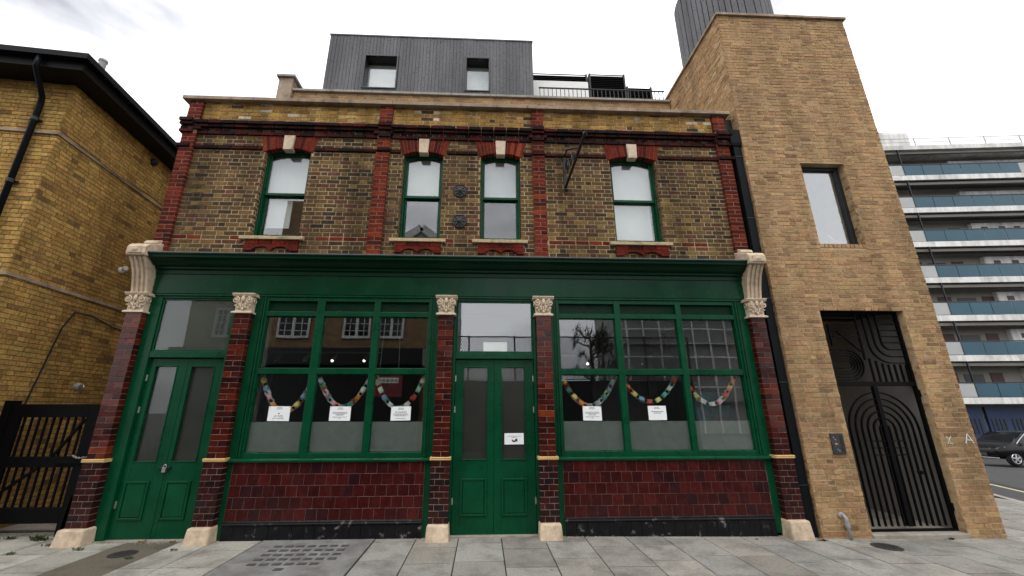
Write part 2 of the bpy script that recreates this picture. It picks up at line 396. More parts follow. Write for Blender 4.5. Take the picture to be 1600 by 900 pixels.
def gz(x, y=0):   # pavement falls gently to the right, the side road runs downhill
    s_ = max(0, (x-9.7)*.77+(y-1.75)*.64)
    return -.012*max(0, min(x, 8)-1.0)-.0415*s_
# ================================================================== ground
g = MB(); gx = [-400, -60, -20, -9, 1, 4, 8, 9.7, 11, 13, 16, 20, 25, 30, 40, 60, 120, 400]; gyy = [-400, -60, -20, -5, -1, 1, 1.75, 4, 7, 10, 14, 18, 24, 40, 80, 400]
gv = [(x, y, max(gz(x, y), -2.2)-.05) for y in gyy for x in gx]; nx_ = len(gx)
g.add(gv, [(j*nx_+i, j*nx_+i+1, (j+1)*nx_+i+1, (j+1)*nx_+i) for j in range(len(gyy)-1) for i in range(nx_-1)]); struct(g.build('road', K['asphalt'], recalc=False))
# pavement bed in front of the buildings and round the tower's corner
bed = MB()
for q in ([(-9, -3.1), (1, -3.1), (1, .6), (-9, .6)], [(1, -3.1), (7.3, -3.1), (7.3, .6), (1, .6)], [(7.3, -3.1), (7.9, -3.1), (10.3, 1.9), (7.3, 1.9)], [(7.3, 1.9), (10.3, 1.9), (13.6, 8), (7.3, 8)]):
    bed.add([(x, y, -.5) for x, y in q]+[(x, y, gz(x, y)-.014) for x, y in q], [(3, 2, 1, 0), (4, 5, 6, 7), (0, 1, 5, 4), (1, 2, 6, 5), (2, 3, 7, 6), (3, 0, 4, 7)])
pavement = struct(bed.build('pavement', K['joint']))
yardm = MB(); yardm.prismz([(-9, .62), (-5.0, .62), (-5.0, 9), (-9, 9)], -.3, .0); struct(yardm.build('yard', K['concrete']))
rnd = random.Random(5)
def slab(x0, x1, y0, y1, tint, dz=0., cut=None):
    m = MB(); i = .004; j = rnd.uniform(-.002, .002)
    b = [(x0+i, y0+i), (x1-i, y0+i), (x1-i, y1-i), (x0+i, y1-i)]
    if cut: b = cut
    zz = [dz+rnd.uniform(-.0025, .0025) for _ in b]
    n = len(b); cx = sum(q[0] for q in b)/n; cy = sum(q[1] for q in b)/n
    lo = [(x-cx, y-cy, gz(x, y)-.03) for x, y in b]; hi = [(x-cx+(.003 if x < cx else -.003), y-cy+(.003 if y < cy else -.003), z+gz(x, y)) for (x, y), z in zip(b, zz)]
    m.add(lo+hi, [tuple(range(n, 2*n))]+[(k, (k+1) % n, n+(k+1) % n, n+k) for k in range(n)], tint)
    me = m.mesh('slab'); me.materials.append(K['slab'])
    o = bpy.data.objects.new('slab', me); COL.objects.link(o); o.location = (cx, cy, 0); setpar(o, pavement)
cols = [-.86, -.31, .25, .81, 1.35, 1.90, 2.41, 2.94, 3.47, 4.0, 4.55, 5.1, 5.65, 6.2, 6.75, 7.3, 7.85, 8.4, 8.95, 9.5, 10.05, 10.6]
cols = [-1.385]+cols
for k in range(len(cols)-1):
    y = .06 if cols[k] < 7.2 else 6.0
    ph = [.22, .45, .3, .55, .28, .5, .42, .2][k % 8]
    first = True
    while y > -2.2:
        ln = ph if first else rnd.choice([.55, .6, .62, .66]); first = False
        xr = 7.9+(y+3.1)*.48
        if cols[k] < xr-.1:
            x1 = cols[k+1]
            v = rnd.uniform(.8, 1.12); warm = rnd.uniform(-.012, .015)
            slab(cols[k], x1, y-ln, y, (.285*v+warm*.7, .271*v, .241*v-warm*.7))
        y -= ln
# left of the cellar light: lighter, weedy slabs
for (x0, x1) in ((-3.42, -2.83), (-3.86, -3.42), (-5.05, -4.52), (-5.6, -5.05), (-6.2, -5.6), (-6.8, -6.2), (-7.4, -6.8)):
    y = .06 if x0 > -5.1 else .5
    first = True
    while y > -2.2:
        ln = rnd.choice([.32, .45]) if first else rnd.choice([.55, .62, .7]); first = False
        v = rnd.uniform(.95, 1.2); slab(x0, x1, y-ln, y, (.315*v, .302*v, .262*v)); y -= ln
m = MB(); m.box(-4.52, -3.86, -2.3, .06, -.03, -.002); struct(m.build('path', K['tarmac_patch']))
# cellar light with rows of lenses
t = thing('pavement_light', 'grey concrete pavement light with rows of small dark lenses below left shop window', 'pavement light', (-2.1, -.6, 0))
m = MB(); m.box(-2.815, -1.40, -1.35, .0, -.03, .004); m.build('panel', K['panelgrey'], t, bevel=.004)
m = MB(); m.box(-2.83, -1.385, 0.0, .06, -.03, .002); m.build('mortar_edge', K['concrete'], t)
lens = MB(); lens.box(-.045, .045, -.03, .03, 0, .006); lens.box(-.04, .04, -.026, .026, .006, .008)
lm = lens.mesh('lens'); lm.materials.append(K['lens'])
for r in range(5):
    for c in range(7):
        if r == 4 and c == 6: continue
        o = bpy.data.objects.new('lens', lm); COL.objects.link(o); o.location = (-2.50+c*.135+rnd.uniform(-.004, .004), -.30-r*.15, .003); setpar(o, t)
        o.matrix_parent_inverse = Matrix.Translation((2.1, .6, 0))
o = bpy.data.objects.new('lens', lm); COL.objects.link(o); o.location = (-2.14, -1.05, .003); o.parent = t; o.matrix_parent_inverse = Matrix.Translation((2.1, .6, 0))
def manhole(x, y, r, label, z=.001):
    t = thing('manhole_cover', label, 'manhole cover', (x, y, 0)); z += gz(x)
    m = MB(); m.lathe([(r+.02, z-.01), (r+.02, z+.001), (r, z+.001)], (x, y, 0), n=28); m.build('rim', K['iron'], t)
    m = MB(); m.lathe([(r-.006, z-.01), (r-.006, z+.004), (r-.012, z+.006)], (x, y, 0), n=28)
    for i in range(-3, 4):
        for j in range(-3, 4):
            if i*i+j*j < 10: m.box(x+i*r*.25-.012, x+i*r*.25+.012, y+j*r*.25-.012, y+j*r*.25+.012, z+.005, z+.010)
    m.build('cover', K['iron'], t)
manhole(-4.2, -.46, .12, 'small round rusty cover set in brown tarmac strip by left door')
manhole(5.09, -.47, .14, 'dark round cover in the slabs before the arched metal gate', .004)
# painted line and kerb of the side road
d = Vector((.56, .83, 0)).normalized(); nn = Vector((d.y, -d.x, 0))
def strip(name, o, w0, w1, l0, l1, z0, z1, mat):
    o = Vector(o); m = MB(); k = 10
    for i in range(k):
        a, b = l0+(l1-l0)*i/k, l0+(l1-l0)*(i+1)/k; q = [o+d*a+nn*w0, o+d*a+nn*w1, o+d*b+nn*w1, o+d*b+nn*w0]
        m.add([(p.x, p.y, gz(p.x, p.y)+z0) for p in q]+[(p.x, p.y, gz(p.x, p.y)+z1) for p in q], [(4, 5, 6, 7), (0, 1, 5, 4), (2, 3, 7, 6)]+([(3, 0, 4, 7)] if i == 0 else [])+([(1, 2, 6, 5)] if i == k-1 else []))
    return m.build(name, mat)
struct(strip('kerb', (10.3, 2.0, 0), .0, .14, -5.6, 12, -.3, .0, K['concrete']))
tag(strip('road_marking', (12.95, 4.0, 0), 0, .11, -6, 14, -.2, -.044, K['yellow']), 'faded cream line painted along the side road beyond the tower', 'road marking')
struct(strip('drain_channel', (13.6, 4.5, 0), 0, .22, -6, 14, -.2, -.042, K['iron']))

# ================================================================== the pub
PUB = thing('pub_building', 'two storey Victorian pub with dark green shopfront and brown stock brick upper floor', 'building', (0, 0, 0))
F0 = Frame((0, 0, 0), (1, 0, 0))
CZ = .0742
WIN = [(-3.751, -2.984), (-1.417, -.741), (-.094, .589), (2.16, 2.976)]
ZB, ZS, ZC = 4.27, 5.80, 5.92          # sill, springing, crown
holes = [(a, b, ZB, ZC) for a, b in WIN]
wall = panel_with_holes(F0, -5.17, 4.37, 3.4, 6.80, holes, -.002, .30).build('front_wall', K['mortar'], PUB)
for q in ((-5.17, -5.0, .05, 7.8), (4.2, 4.36, .05, 7.8), (-5.17, 4.36, 7.8, 8)):
    m = MB(); m.box(*q, 0, 6.79); m.build('side_wall', K['mortar'], PUB)
m = MB(); m.box(-5.0, 4.2, .28, 7.8, 6.3, 6.5); m.build('flat_roof', K['lead'], PUB)
def t_stock(u, z, r):
    p = vnoise(u*1.3+3, z*1.6, 2); q = vnoise(u*.6, z*.8, 5)
    pal = [(.125, .074, .033), (.092, .056, .029), (.158, .098, .038), (.05, .034, .023), (.115, .05, .031), (.22, .14, .046)]
    wts = [3.4, 3, 2.4*(.4+p), 1.2*(1.3-p), 1.6, 1.3*p]
    if u < -2 and z > 4.3: wts[4] += 1.6*q; wts[3] += .6
    if u > 3: wts[3] += 1.2
    return jit(r.choices(pal, wts)[0], .17, r)
def t_yel(u, z, r):
    pal = [(.36, .205, .05), (.30, .165, .042), (.42, .27, .1), (.23, .12, .036), (.06, .04, .025), (.55, .45, .33)]
    w_ = [4, 3, 1.6, 1.5, .35 + (1.2 if z < 6.5 else 0), .35]
    return jit(r.choices(pal, w_)[0], .2, r)
def t_red(u, z, r):
    k = vnoise(u*3, z*2.2, 9)
    return jit(r.choices([(.145, .022, .0115), (.105, .016, .0095), (.2, .034, .0125), (.06, .012, .009)], [4, 3, 1.3*k+.3, 1.2])[0], .2, r)
def t_purple(u, z, r): return jit(r.choices([(.03, .0095, .0095), (.055, .011, .010), (.015, .009, .009), (.09, .014, .011)], [4, 2.5, 3.4, .5])[0], .2, r)
def t_redband(u, z, r): return t_red(u, z, r) if r.random() < .8 else jit((.12, .07, .03), .2, r)
PIL = [(-5.155, -4.93), (-1.885, -1.66), (.80, 1.01), (4.12, 4.345)]
ph = [(a, b, 3, 7) for a, b in PIL]
arch_h = [(a-.02, b+.02, ZS-.02, 6.14) for a, b in WIN]
bricks = []
zr = 4.209
z_low = zr-5*CZ
bricks += lay(F0, -5.15, 4.34, z_low, zr, CZ, 'flemish', t_stock, proud=.002, holes=holes+ph+[(a-.05, b+.05, 4.10, ZB) for a, b in WIN], seed=2)
bricks += lay(F0, -5.15, 4.34, zr, zr+CZ, CZ, 'stretch', t_redband, holes+ph, seed=3, jt=.001)
bricks += lay(F0, -5.15, 4.34, zr+CZ, 6.135, CZ, 'flemish', t_stock, holes+ph+arch_h, seed=4, proud=.002)
bricks += lay(F0, -5.15, 4.34, 6.40, 6.80, CZ, 'flemish', t_yel, ph, seed=5, jt=.002, proud=.003)
# red brick pilasters, stepped out where the bands cross
m = MB()
for a, b in PIL: m.box(a+.003, b-.003, -.0475, -.001, 3.83, 6.80)
build_each(m, 'pilaster_core', K['mortar_red'], wall)
for a, b in PIL:
    wd = b-a
    for k, z in enumerate([z_low+i*CZ for i in range(44)]):
        if z > 6.74: break
        if 6.165 < z+CZ/2 < 6.40: continue
        segs = [(a, b)] if k % 2 == 0 else [(a, a+wd/2-.005), (a+wd/2+.005, b)]
        for s0, s1 in segs: bricks.append((brick8(F0, s0, s1, z, z+CZ-.009, .05, .02, .002, .001), t_red(s0*9, z, random)))
# string course at arch springing and corbelled cornice bands
def band(z0, z1, proud, tint, ln=.222, extra=.05, seed=1, skip=()):
    r = random.Random(seed); u = -5.2
    while u < 4.4:
        u1 = min(u+ln, 4.4); um = (u+u1)/2
        e = extra if any(a-.03 < um < b+.03 for a, b in PIL) else 0
        segs = [(u, u1)]
        for a, b in skip:
            segs = [q for s0, s1 in segs for q in ((s0, min(s1, a)), (max(s0, b), s1)) if q[1]-q[0] > .025]
        for s0, s1 in segs:
            bricks.append((brick8(F0, s0+.003, s1-.003, z0, z1, proud+e, .02, .004, .0015, r), tint(um, z0, r)))
        u = u1
sk_ = [(a-.055, b+.055) for a, b in WIN]
band(5.855, 5.895, .035, t_purple, .222, .05, 11, sk_); band(5.898, 5.93, .02, t_purple, .222, .05, 12, sk_)
band(6.137, 6.195, .035, t_purple, .222, .055, 13)
band(6.203, 6.262, .012, lambda u, z, r: t_purple(u, z, r) if r.random() < .6 else jit((.05, .035, .025), .2, r), .112, .06, 14)
band(6.270, 6.322, .055, t_purple, .222, .055, 15)
band(6.326, 6.392, .085, t_purple, .222, .055, 16)
# gauged red arches
for (a, b), c in zip(WIN, [0, 1, 2, 3]):
    cx = (a+b)/2; hw = (b-a)/2; nvo = 14
    ap = [(cx+s*(hw+.03), ZS+.022+(ZC-ZS-.03)*(1-s*s)) for s in [-1+2*i/14 for i in range(15)]]
    m = MB(); m.prismy(ap+[(cx+hw+.098, 6.128), (cx-hw-.098, 6.128)], -.0125, .10); m.build('arch_core', K['mortar_red'], wall)
    for i in range(nvo):
        s0 = -1+2*i/nvo; s1 = -1+2*(i+1)/nvo
        def lowp(s): return (cx+s*(hw+.03), ZS+.02+(ZC-ZS-.03)*(1-s*s))
        def hip(s): return (cx+s*(hw+.10), 6.13)
        l0, l1, h0, h1 = lowp(s0), lowp(s1), hip(s0), hip(s1); e = .003
        P = lambda n: [F0.p(l0[0]+e, l0[1], n), F0.p(l1[0]-e, l1[1], n), F0.p(h1[0]-e, h1[1], n), F0.p(h0[0]+e, h0[1], n)]
        bk = [Vector(v) for v in P(-.1)]; fr = [Vector(v) for v in P(.016+random.uniform(-.002, .002))]
        bricks.append((bk+fr, t_red(i*3.3, c, random)))
# red aprons under the sills with scalloped lower edge
for a, b in WIN:
    a2, b2 = a-.03, b+.03; nb = 4
    for row in range(1):
        zt = 4.193; zb = zt-.07
        for i in range(nb):
            u_0 = a2+(b2-a2)*i/nb+(.0 if row else .0); u_1 = a2+(b2-a2)*(i+1)/nb
            bricks.append((brick8(F0, u_0+.003, u_1-.003, zb, zt, .045, .02, .002, .001), t_red(u_0*5, zt, random)))
for a, b in WIN:      # toothed brick reveals either side of each sash
    for x_, ud in ((a, -1), (b, 1)):
        Fv = Frame((x_, 0, 0), (0, 1, 0)); Fv.n = Vector((-ud, 0, 0))
        bricks += lay(Fv, .0, .09, zr+CZ, ZS, CZ, 'stretch', t_stock, (), S=.085, Hd=.085, back=.01, proud=.003, seed=int(50+x_*7))
finish_bricks(bricks, wall, K['brick'], 'brick', 300)
# scallops
for a, b in WIN:
    a2, b2 = a-.03, b+.03; pts = [(a2, 4.12)]; n = 36
    for i in range(n+1):
        q = i/n; pts.append((a2+(b2-a2)*q, 4.015+(.065*abs(math.sin((q-.15)/.7*math.pi*2))**.6 if .15 < q < .85 else 0)))
    pts.append((b2, 4.12))
    m = MB(); m.prismy(pts, -.045, .0); o = m.build('apron', None or K['brick'], wall)
    at = o.data.color_attributes.new('tint', 'FLOAT_COLOR', 'POINT'); at.data.foreach_set('color', [.12, .017, .0105, 1]*len(o.data.vertices))
# coping
m = MB()
x = -5.27
while x < 4.42:
    x1 = min(x+1.2, 4.45); m2 = MB(); m2.sweepx([(-.10, 6.80), (-.10, 6.862), (-.07, 6.885), (.34, 6.91), (.34, 6.80)], x+.003, x1-.003)
    m2.build('coping_stone', K['coping'], wall, bevel=.004); x = x1
# sills and keystones
for a, b in WIN:
    m = MB(); m.sweepx([(-.07, 4.195), (-.07, 4.25), (.05, 4.275), (.05, 4.195)], a-.12, b+.10); m.build('window_sill', K['sill'], wall, bevel=.006)
    cx = (a+b)/2
    m = MB(); m.hexa([(cx-.075, -.06, 5.85), (cx+.075, -.06, 5.85), (cx+.075, .06, 5.85), (cx-.075, .06, 5.85), (cx-.09, -.05, 6.135), (cx+.09, -.05, 6.135), (cx+.09, .06, 6.135), (cx-.09, .06, 6.135)])
    m.build('keystone', K['stone'], wall, bevel=.006)
# cast iron roses
def rose(x, z):
    m = MB(); m.lathe([(.118, .0), (.122, -.012), (.112, -.03), (.1, -.02), (.092, -.018), (.05, -.03), (.035, -.05), (.02, -.062), (.004, -.064)], (x, 0, z), 'y', 24)
    o = m.build('wall_vent', K['iron'], PUB, smooth=True)
    m = MB()
    for k in range(8):
        a = k*math.pi/4
        m.blob((x+.07*math.cos(a), -.026, z+.07*math.sin(a)), .02, .012, .02, 6, 4)
    m.build('petal_ring', K['iron'], o, smooth='all')
rose(-.435, 5.15); rose(-.43, 4.59)

# sash windows
def frame_rect(m, x0, x1, z0, z1, y0, y1, wl, wr, wb, wt):
    m.box(x0, x0+wl, y0, y1, z0, z1); m.box(x1-wr, x1, y0, y1, z0, z1)
    m.box(x0+wl, x1-wr, y0+.001, y1-.001, z0, z0+wb); m.box(x0+wl, x1-wr, y0+.001, y1-.001, z1-wt, z1)
ZM = 5.09
for i, (a, b) in enumerate(WIN):
    m = MB(); frame_rect(m, a+.004, b-.004, ZB+.004, ZC+.03, .09, .22, .032, .032, .04, .075)
    fr = m.build('sash_window', K['green'], PUB, bevel=.004)
    m = MB(); frame_rect(m, a+.038, b-.038, ZM-.02, ZC-.045, .115, .155, .032, .032, .045, .035); us = m.build('sash', K['green'], fr, bevel=.003)
    m = MB(); frame_rect(m, a+.038, b-.038, ZB+.046, ZM+.025, .16, .20, .036, .036, .055, .045); ls = m.build('sash', K['green'], fr, bevel=.003)
    m = MB(); m.box(a+.069, b-.069, .130, .136, ZM+.022, ZC-.079); m.build('pane', K['glass_up'], fr)
    m = MB(); m.box(a+.073, b-.073, .176, .182, ZB+.10, ZM-.018); m.build('pane', K['glass_up'], fr)
    m = MB(); m.box(a+.045, b-.045, .23, .236, ZM+.05 if i != 3 else ZM+.0, ZC+.02); m.build('blind', K['blind'], fr)
    if i == 0:
        m = MB(); m.box(a+.09, a+.47, .232, .238, ZB+.25, ZM-.05); m.build('blind', K['blind'], fr, bevel=.003)
    if i == 3:
        m = MB(); m.box(a+.08, b-.08, .25, .256, ZB+.06, ZM-.0); m.build('blind', K['blind'], fr)
# upstairs room behind the sashes
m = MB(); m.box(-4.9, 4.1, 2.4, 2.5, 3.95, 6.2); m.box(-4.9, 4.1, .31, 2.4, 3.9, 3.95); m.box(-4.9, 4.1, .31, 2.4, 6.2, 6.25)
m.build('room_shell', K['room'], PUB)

# ------------------------------------------------------------------ shopfront
# cornice and fascia
m = MB(); m.sweepx([(.0, 3.60), (-.06, 3.60), (-.06, 3.665), (-.095, 3.67), (-.10, 3.705), (-.14, 3.715), (-.17, 3.735), (-.20, 3.765), (-.235, 3.785), (-.27, 3.795), (-.275, 3.83), (-.295, 3.84), (-.295, 3.862), (.0, 3.895)], -4.985, 4.165)
cor = m.build('cornice', K['green_cornice'], PUB, bevel=.003)
m = MB(); m.sweepx([(-.303, 3.855), (-.303, 3.871), (.0, 3.905), (.0, 3.897), (-.297, 3.864)], -4.99, 4.17); m.build('lead_flashing', K['lead'], cor)
m = MB(); m.sweepx([(.02, 3.30), (-.035, 3.30), (-.045, 3.64), (.02, 3.64)], -4.985, 4.165); fas = m.build('fascia', K['green_fascia'], PUB, bevel=.003)
m = MB(); m.sweepx([(.06, 3.27), (-.025, 3.27), (-.025, 3.298), (.06, 3.298)], -4.95, 4.12); m.build('soffit_moulding', K['green'], fas, bevel=.003)

def t_gl_up(r): return jit(r.choices([(.066, .0098, .0062), (.046, .0075, .006), (.095, .0145, .0064), (.028, .0066, .0058), (.14, .027, .0085)], [4, 3.5, 1.6, 2, .6])[0], .2, r)
def t_gl_lo(r): return jit(r.choices([(.034, .0085, .008), (.024, .007, .0075), (.045, .0095, .008), (.015, .0075, .009)], [4, 3, 1.5, 1.5])[0], .2, r)
class BoxBrick:
    pass
def gbrick(parent, x0, x1, y0, y1, z0, z1, tint, name='glazed_brick', mat=None, jt=.0012, bev=.003):
    c = ((x0+x1)/2, (y0+y1)/2, (z0+z1)/2); hx, hy, hz = (x1-x0)/2, (y1-y0)/2, (z1-z0)/2
    r = random.uniform; d = r(-jt, jt); tx, tz = r(-jt, jt), r(-jt, jt)
    P = [(-hx, -hy+bev+d, -hz), (hx, -hy+bev+d, -hz), (hx, -hy+bev+d, hz), (-hx, -hy+bev+d, hz)]
    f = [(-hx+bev, -hy+d+tx, -hz+bev), (hx-bev, -hy+d-tx, -hz+bev), (hx-bev, -hy+d-tx+tz, hz-bev), (-hx+bev, -hy+d+tx+tz, hz-bev)]
    b = [(-hx, hy, -hz), (hx, hy, -hz), (hx, hy, hz), (-hx, hy, hz)]
    m = MB(); m.add(f+P+b, [(0, 1, 2, 3), (4, 5, 1, 0), (5, 6, 2, 1), (6, 7, 3, 2), (7, 4, 0, 3), (8, 9, 5, 4), (9, 10, 6, 5), (10, 11, 7, 6), (11, 8, 4, 7)], tint)
    me = m.mesh(name, False); me.materials.append(mat or K['glaze'])
    o = bpy.data.objects.new(name, me); COL.objects.link(o); o.location = c; setpar(o, parent)
    return o
def volute(m, cx, y, cz, s, r0=.052):
    pts = []; rad = []
    for k in range(22):
        a = k/21*3.4*math.pi; r = r0*(1-k/21*.78)
        pts.append((cx+s*r*math.cos(a+math.pi/2), y-.012*k/21, cz+r*math.sin(a+math.pi/2))); rad.append(.012*(1-k/30))
    m.tube(pts, .01, 6, rad); m.blob((cx, y-.016, cz), .016, .012, .016, 6, 4)
def capital(x, yf, parent, w=.225):
    z0, z1 = 2.985, 3.285; h = w/2
    m = MB()
    m.box(x-h-.035, x+h+.035, yf-.035, .02, z0, z0+.025)
    m.box(x-h-.02, x+h+.02, yf-.02, .02, z0+.025, z0+.035)
    m.hexa([(x-h, yf, z0+.03), (x+h, yf, z0+.03), (x+h, .02, z0+.03), (x-h, .02, z0+.03), (x-h-.01, yf-.012, z1-.04), (x+h+.01, yf-.012, z1-.04), (x+h+.01, .02, z1-.04), (x-h-.01, .02, z1-.04)])
    m.sweepx([(yf-.055, z1-.012), (yf-.055, z1), (.02, z1), (.02, z1-.045), (yf-.03, z1-.045)], x-h-.05, x+h+.05)
    o = m.build('capital', K['cap'], parent, bevel=.003)
    m = MB()
    for s in (-1, 1):
        volute(m, x+s*(h-.012), yf-.035, z1-.105, s)
        # side scrolls seen from the flanks
        pts = []; rad = []
        for k in range(18):
            a = k/17*3*math.pi; r = .045*(1-k/17*.75)
            pts.append((x+s*(h+.022), yf+.045+r*math.cos(a+math.pi/2), z1-.105+r*math.sin(a+math.pi/2))); rad.append(.011*(1-k/28))
        m.tube(pts, .01, 6, rad)
        for q, (dx, dz, rx, rz) in enumerate(((.03, .13, .018, .05), (.062, .105, .016, .04), (.09, .085, .014, .03), (.035, .065, .016, .028), (.07, .05, .014, .022))):
            m.blob((x+s*dx, yf-.016, z0+.03+dz), rx, .014, rz, 7, 5)
        m.tube([(x+s*.012, yf-.02, z0+.05), (x+s*.03, yf-.026, z0+.11), (x+s*.06, yf-.032, z0+.15), (x+s*.085, yf-.03, z0+.135)], .009, 6)
        m.blob((x+s*(h-.01), yf-.022, z0+.115), .026, .014, .01, 7, 4)
    m.blob((x, yf-.04, z1-.085), .026, .02, .048, 8, 6)
    m.blob((x, yf-.02, z0+.06), .02, .016, .03, 7, 5); m.blob((x, yf-.018, z0+.115), .013, .014, .03, 7, 5)
    m.build('acanthus_scrolls', K['cap'], parent, smooth='all')
PX = [-5.115, -3.575, -.58, .895, 4.245]
PILS = []
for k, x in enumerate(PX):
    yf = -.10; w_ = .225; h = w_/2; wl = .262; hl = wl/2
    m = MB(); m.box(x-h+.003, x+h-.003, yf+.0048, .05, .955, 3.0); m.box(x-hl+.003, x+hl-.003, yf-.0112, .05, .0, .955)
    p = m.build('pilaster', K['grout'], PUB); PILS.append(p)
    z = .995; i = 0; c = .0766
    while z < 2.96:
        zt = z+c-.006
        if i % 2: gbrick(p, x-h, x+h, yf, .04, z, zt, t_gl_up(random))
        else:
            gbrick(p, x-h, x-.003, yf, .04, z, zt, t_gl_up(random)); gbrick(p, x+.003, x+h, yf, .04, z, zt, t_gl_up(random))
        z += c; i += 1
    z = .19; i = 0
    while z < .93:
        zt = z+c-.007; y_ = yf-.016
        if i % 2: xs = [x-hl, x, x+hl]
        else: xs = [x-hl, x-hl/2, x+hl/2, x+hl]
        for s0, s1 in zip(xs, xs[1:]): gbrick(p, s0+(.003 if s0 > xs[0] else 0), s1-(.003 if s1 < xs[-1] else 0), y_, .04, z, min(zt, .95), t_gl_lo(random))
        z += c; i += 1
    m = MB(); m.sweepx([(yf-.02, .955), (yf-.028, .962), (yf-.028, .972), (yf-.02, .976), (yf-.03, .982), (yf-.03, .992), (yf-.014, .998), (.03, .998), (.03, .955)], x-hl-.012, x+hl+.012)
    m.build('cream_band', K['cream'], p, bevel=.002)
    bw = .155 if k in (1, 2, 3, 4) else .18
    zb_ = gz(x)-.05; m = MB(); m.hexa([(x-bw, -.215, zb_), (x+bw, -.215, zb_), (x+bw, .03, zb_), (x-bw, .03, zb_), (x-bw+.015, -.175, .185), (x+bw-.015, -.175, .185), (x+bw-.015, .03, .185), (x-bw+.015, .03, .185)])
    m.build('base_block', K['stone'], p, bevel=.022)
    capital(x, yf, p)
# console brackets over the end pilasters
for x, lab in ((PX[0]+.0, 'L'), (PX[-1], 'R')):
    prof = []
    for i in range(15):
        s = i/14; z = 3.29+s*.50
        y = -.115-.035*math.sin(s*math.pi*.9)*(1-s)-.19*(s**2.2)
        prof.append((y, z))
    m = MB()
    for j in range(7):
        x0 = x-.115+j*.23/7; x1 = x0+.23/7; dd = 0 if j % 2 == 0 else .02
        pr = [(y+dd, z) for y, z in prof]; m.sweepx(pr+[(.0, 3.79), (.0, 3.29)], x0+.0005, x1-.0005)
    br = m.build('console_bracket', K['stone'], PUB, bevel=.004)
    m = MB(); m.sweepx([(-.335, 3.795), (-.35, 3.83), (-.345, 3.93), (-.30, 3.985), (-.22, 4.02), (-.12, 4.06), (.0, 4.10), (.0, 3.795)], x-.135, x+.135); m.build('bracket_head', K['stone'], br, bevel=.012)
    m = MB(); m.box(x-.085, x+.085, -.362, -.34, 3.83, 3.92); m.blob((x, -.362, 3.875), .05, .012, .03, 8, 4); m.build('rosette', K['stone'], br, bevel=.004)
    m = MB(); m.sweepx([(-.15, 4.06), (-.12, 4.115), (.0, 4.17), (.0, 4.06)], x-.10, x+.10); m.build('bracket_cap', K['stone'], br, bevel=.012)

# shop windows
def shop_window(x0, x1, panes, lab):
    m = MB()
    m.box(x0, panes[0][0], -.004, .09, 0, 3.27); m.box(panes[-1][1], x1, -.004, .09, 0, 3.27)
    for (a, b), (c, d) in zip(panes, panes[1:]): m.box(b, c, -.002, .085, .98, 3.27)
    for a, b in panes:
        for z0, z1 in ((.98, 1.05), (2.115, 2.20), (2.972, 3.048), (3.205, 3.27)): m.box(a, b, .0, .083, z0, z1)
    fr = m.build('shop_window', K['green'], PUB, bevel=.006)
    # outer stile mouldings
    m = MB()
    for xx, s in ((panes[0][0], -1), (panes[-1][1], 1)):
        m.box(xx+s*.03, xx+s*.05, -.03, -.004, 1.0, 3.26); m.box(xx+s*.07, xx+s*.085, -.02, -.004, 1.0, 3.26)
    build_each(m, 'stile_moulding', K['green'], fr, bevel=.004)
    m = MB(); m.sweepx([(-.05, .935), (-.058, .945), (-.058, .965), (-.03, .98), (.02, .985), (.02, .935)], x0+.02, x1-.02); m.build('window_sill', K['green'], fr, bevel=.003)
    for a, b in panes:
        m = MB(); m.box(a+.001, b-.001, .045, .051, 2.201, 2.971); m.build('pane', K['glass'], fr)
        m = MB(); m.box(a+.001, b-.001, .045, .051, 1.051, 2.114); m.build('pane', K['glass'], fr)
        m = MB(); m.box(a+.001, b-.001, .0535, .055, 1.051, 1.455); m.build('frosted_film', K['frost'], fr)
        # expanded metal vent: slanted slats over dark backing
        m = MB(); m.box(a+.001, b-.001, .06, .066, 3.049, 3.204); v = m.build('vent_grille', K['vent'], fr)
        m = MB(); n = int((b-a)/.016)
        for i in range(n):
            xx = a+.008+i*(b-a-.016)/n
            m.bar((xx, .052, 3.05), (xx+.03, .052, 3.203), .004, .006, (0, 1, 0))
        m.build('slat', K['green'], v, kind='stuff')
        # putty bead
        m = MB()
        for z0, z1 in ((1.051, 2.114), (2.201, 2.971)): frame_rect(m, a+.0005, b-.0005, z0, z1, .03, .044, .008, .008, .008, .008)
        m.build('glazing_bead', K['green'], fr)
    return fr
WL = [(-3.27, -2.54), (-2.425, -1.685), (-1.59, -.855)]; WR = [(1.15, 2.02), (2.115, 3.0), (3.085, 3.93)]
shop_window(-3.46, -.69, WL, 'left'); shop_window(1.01, 4.15, WR, 'right')
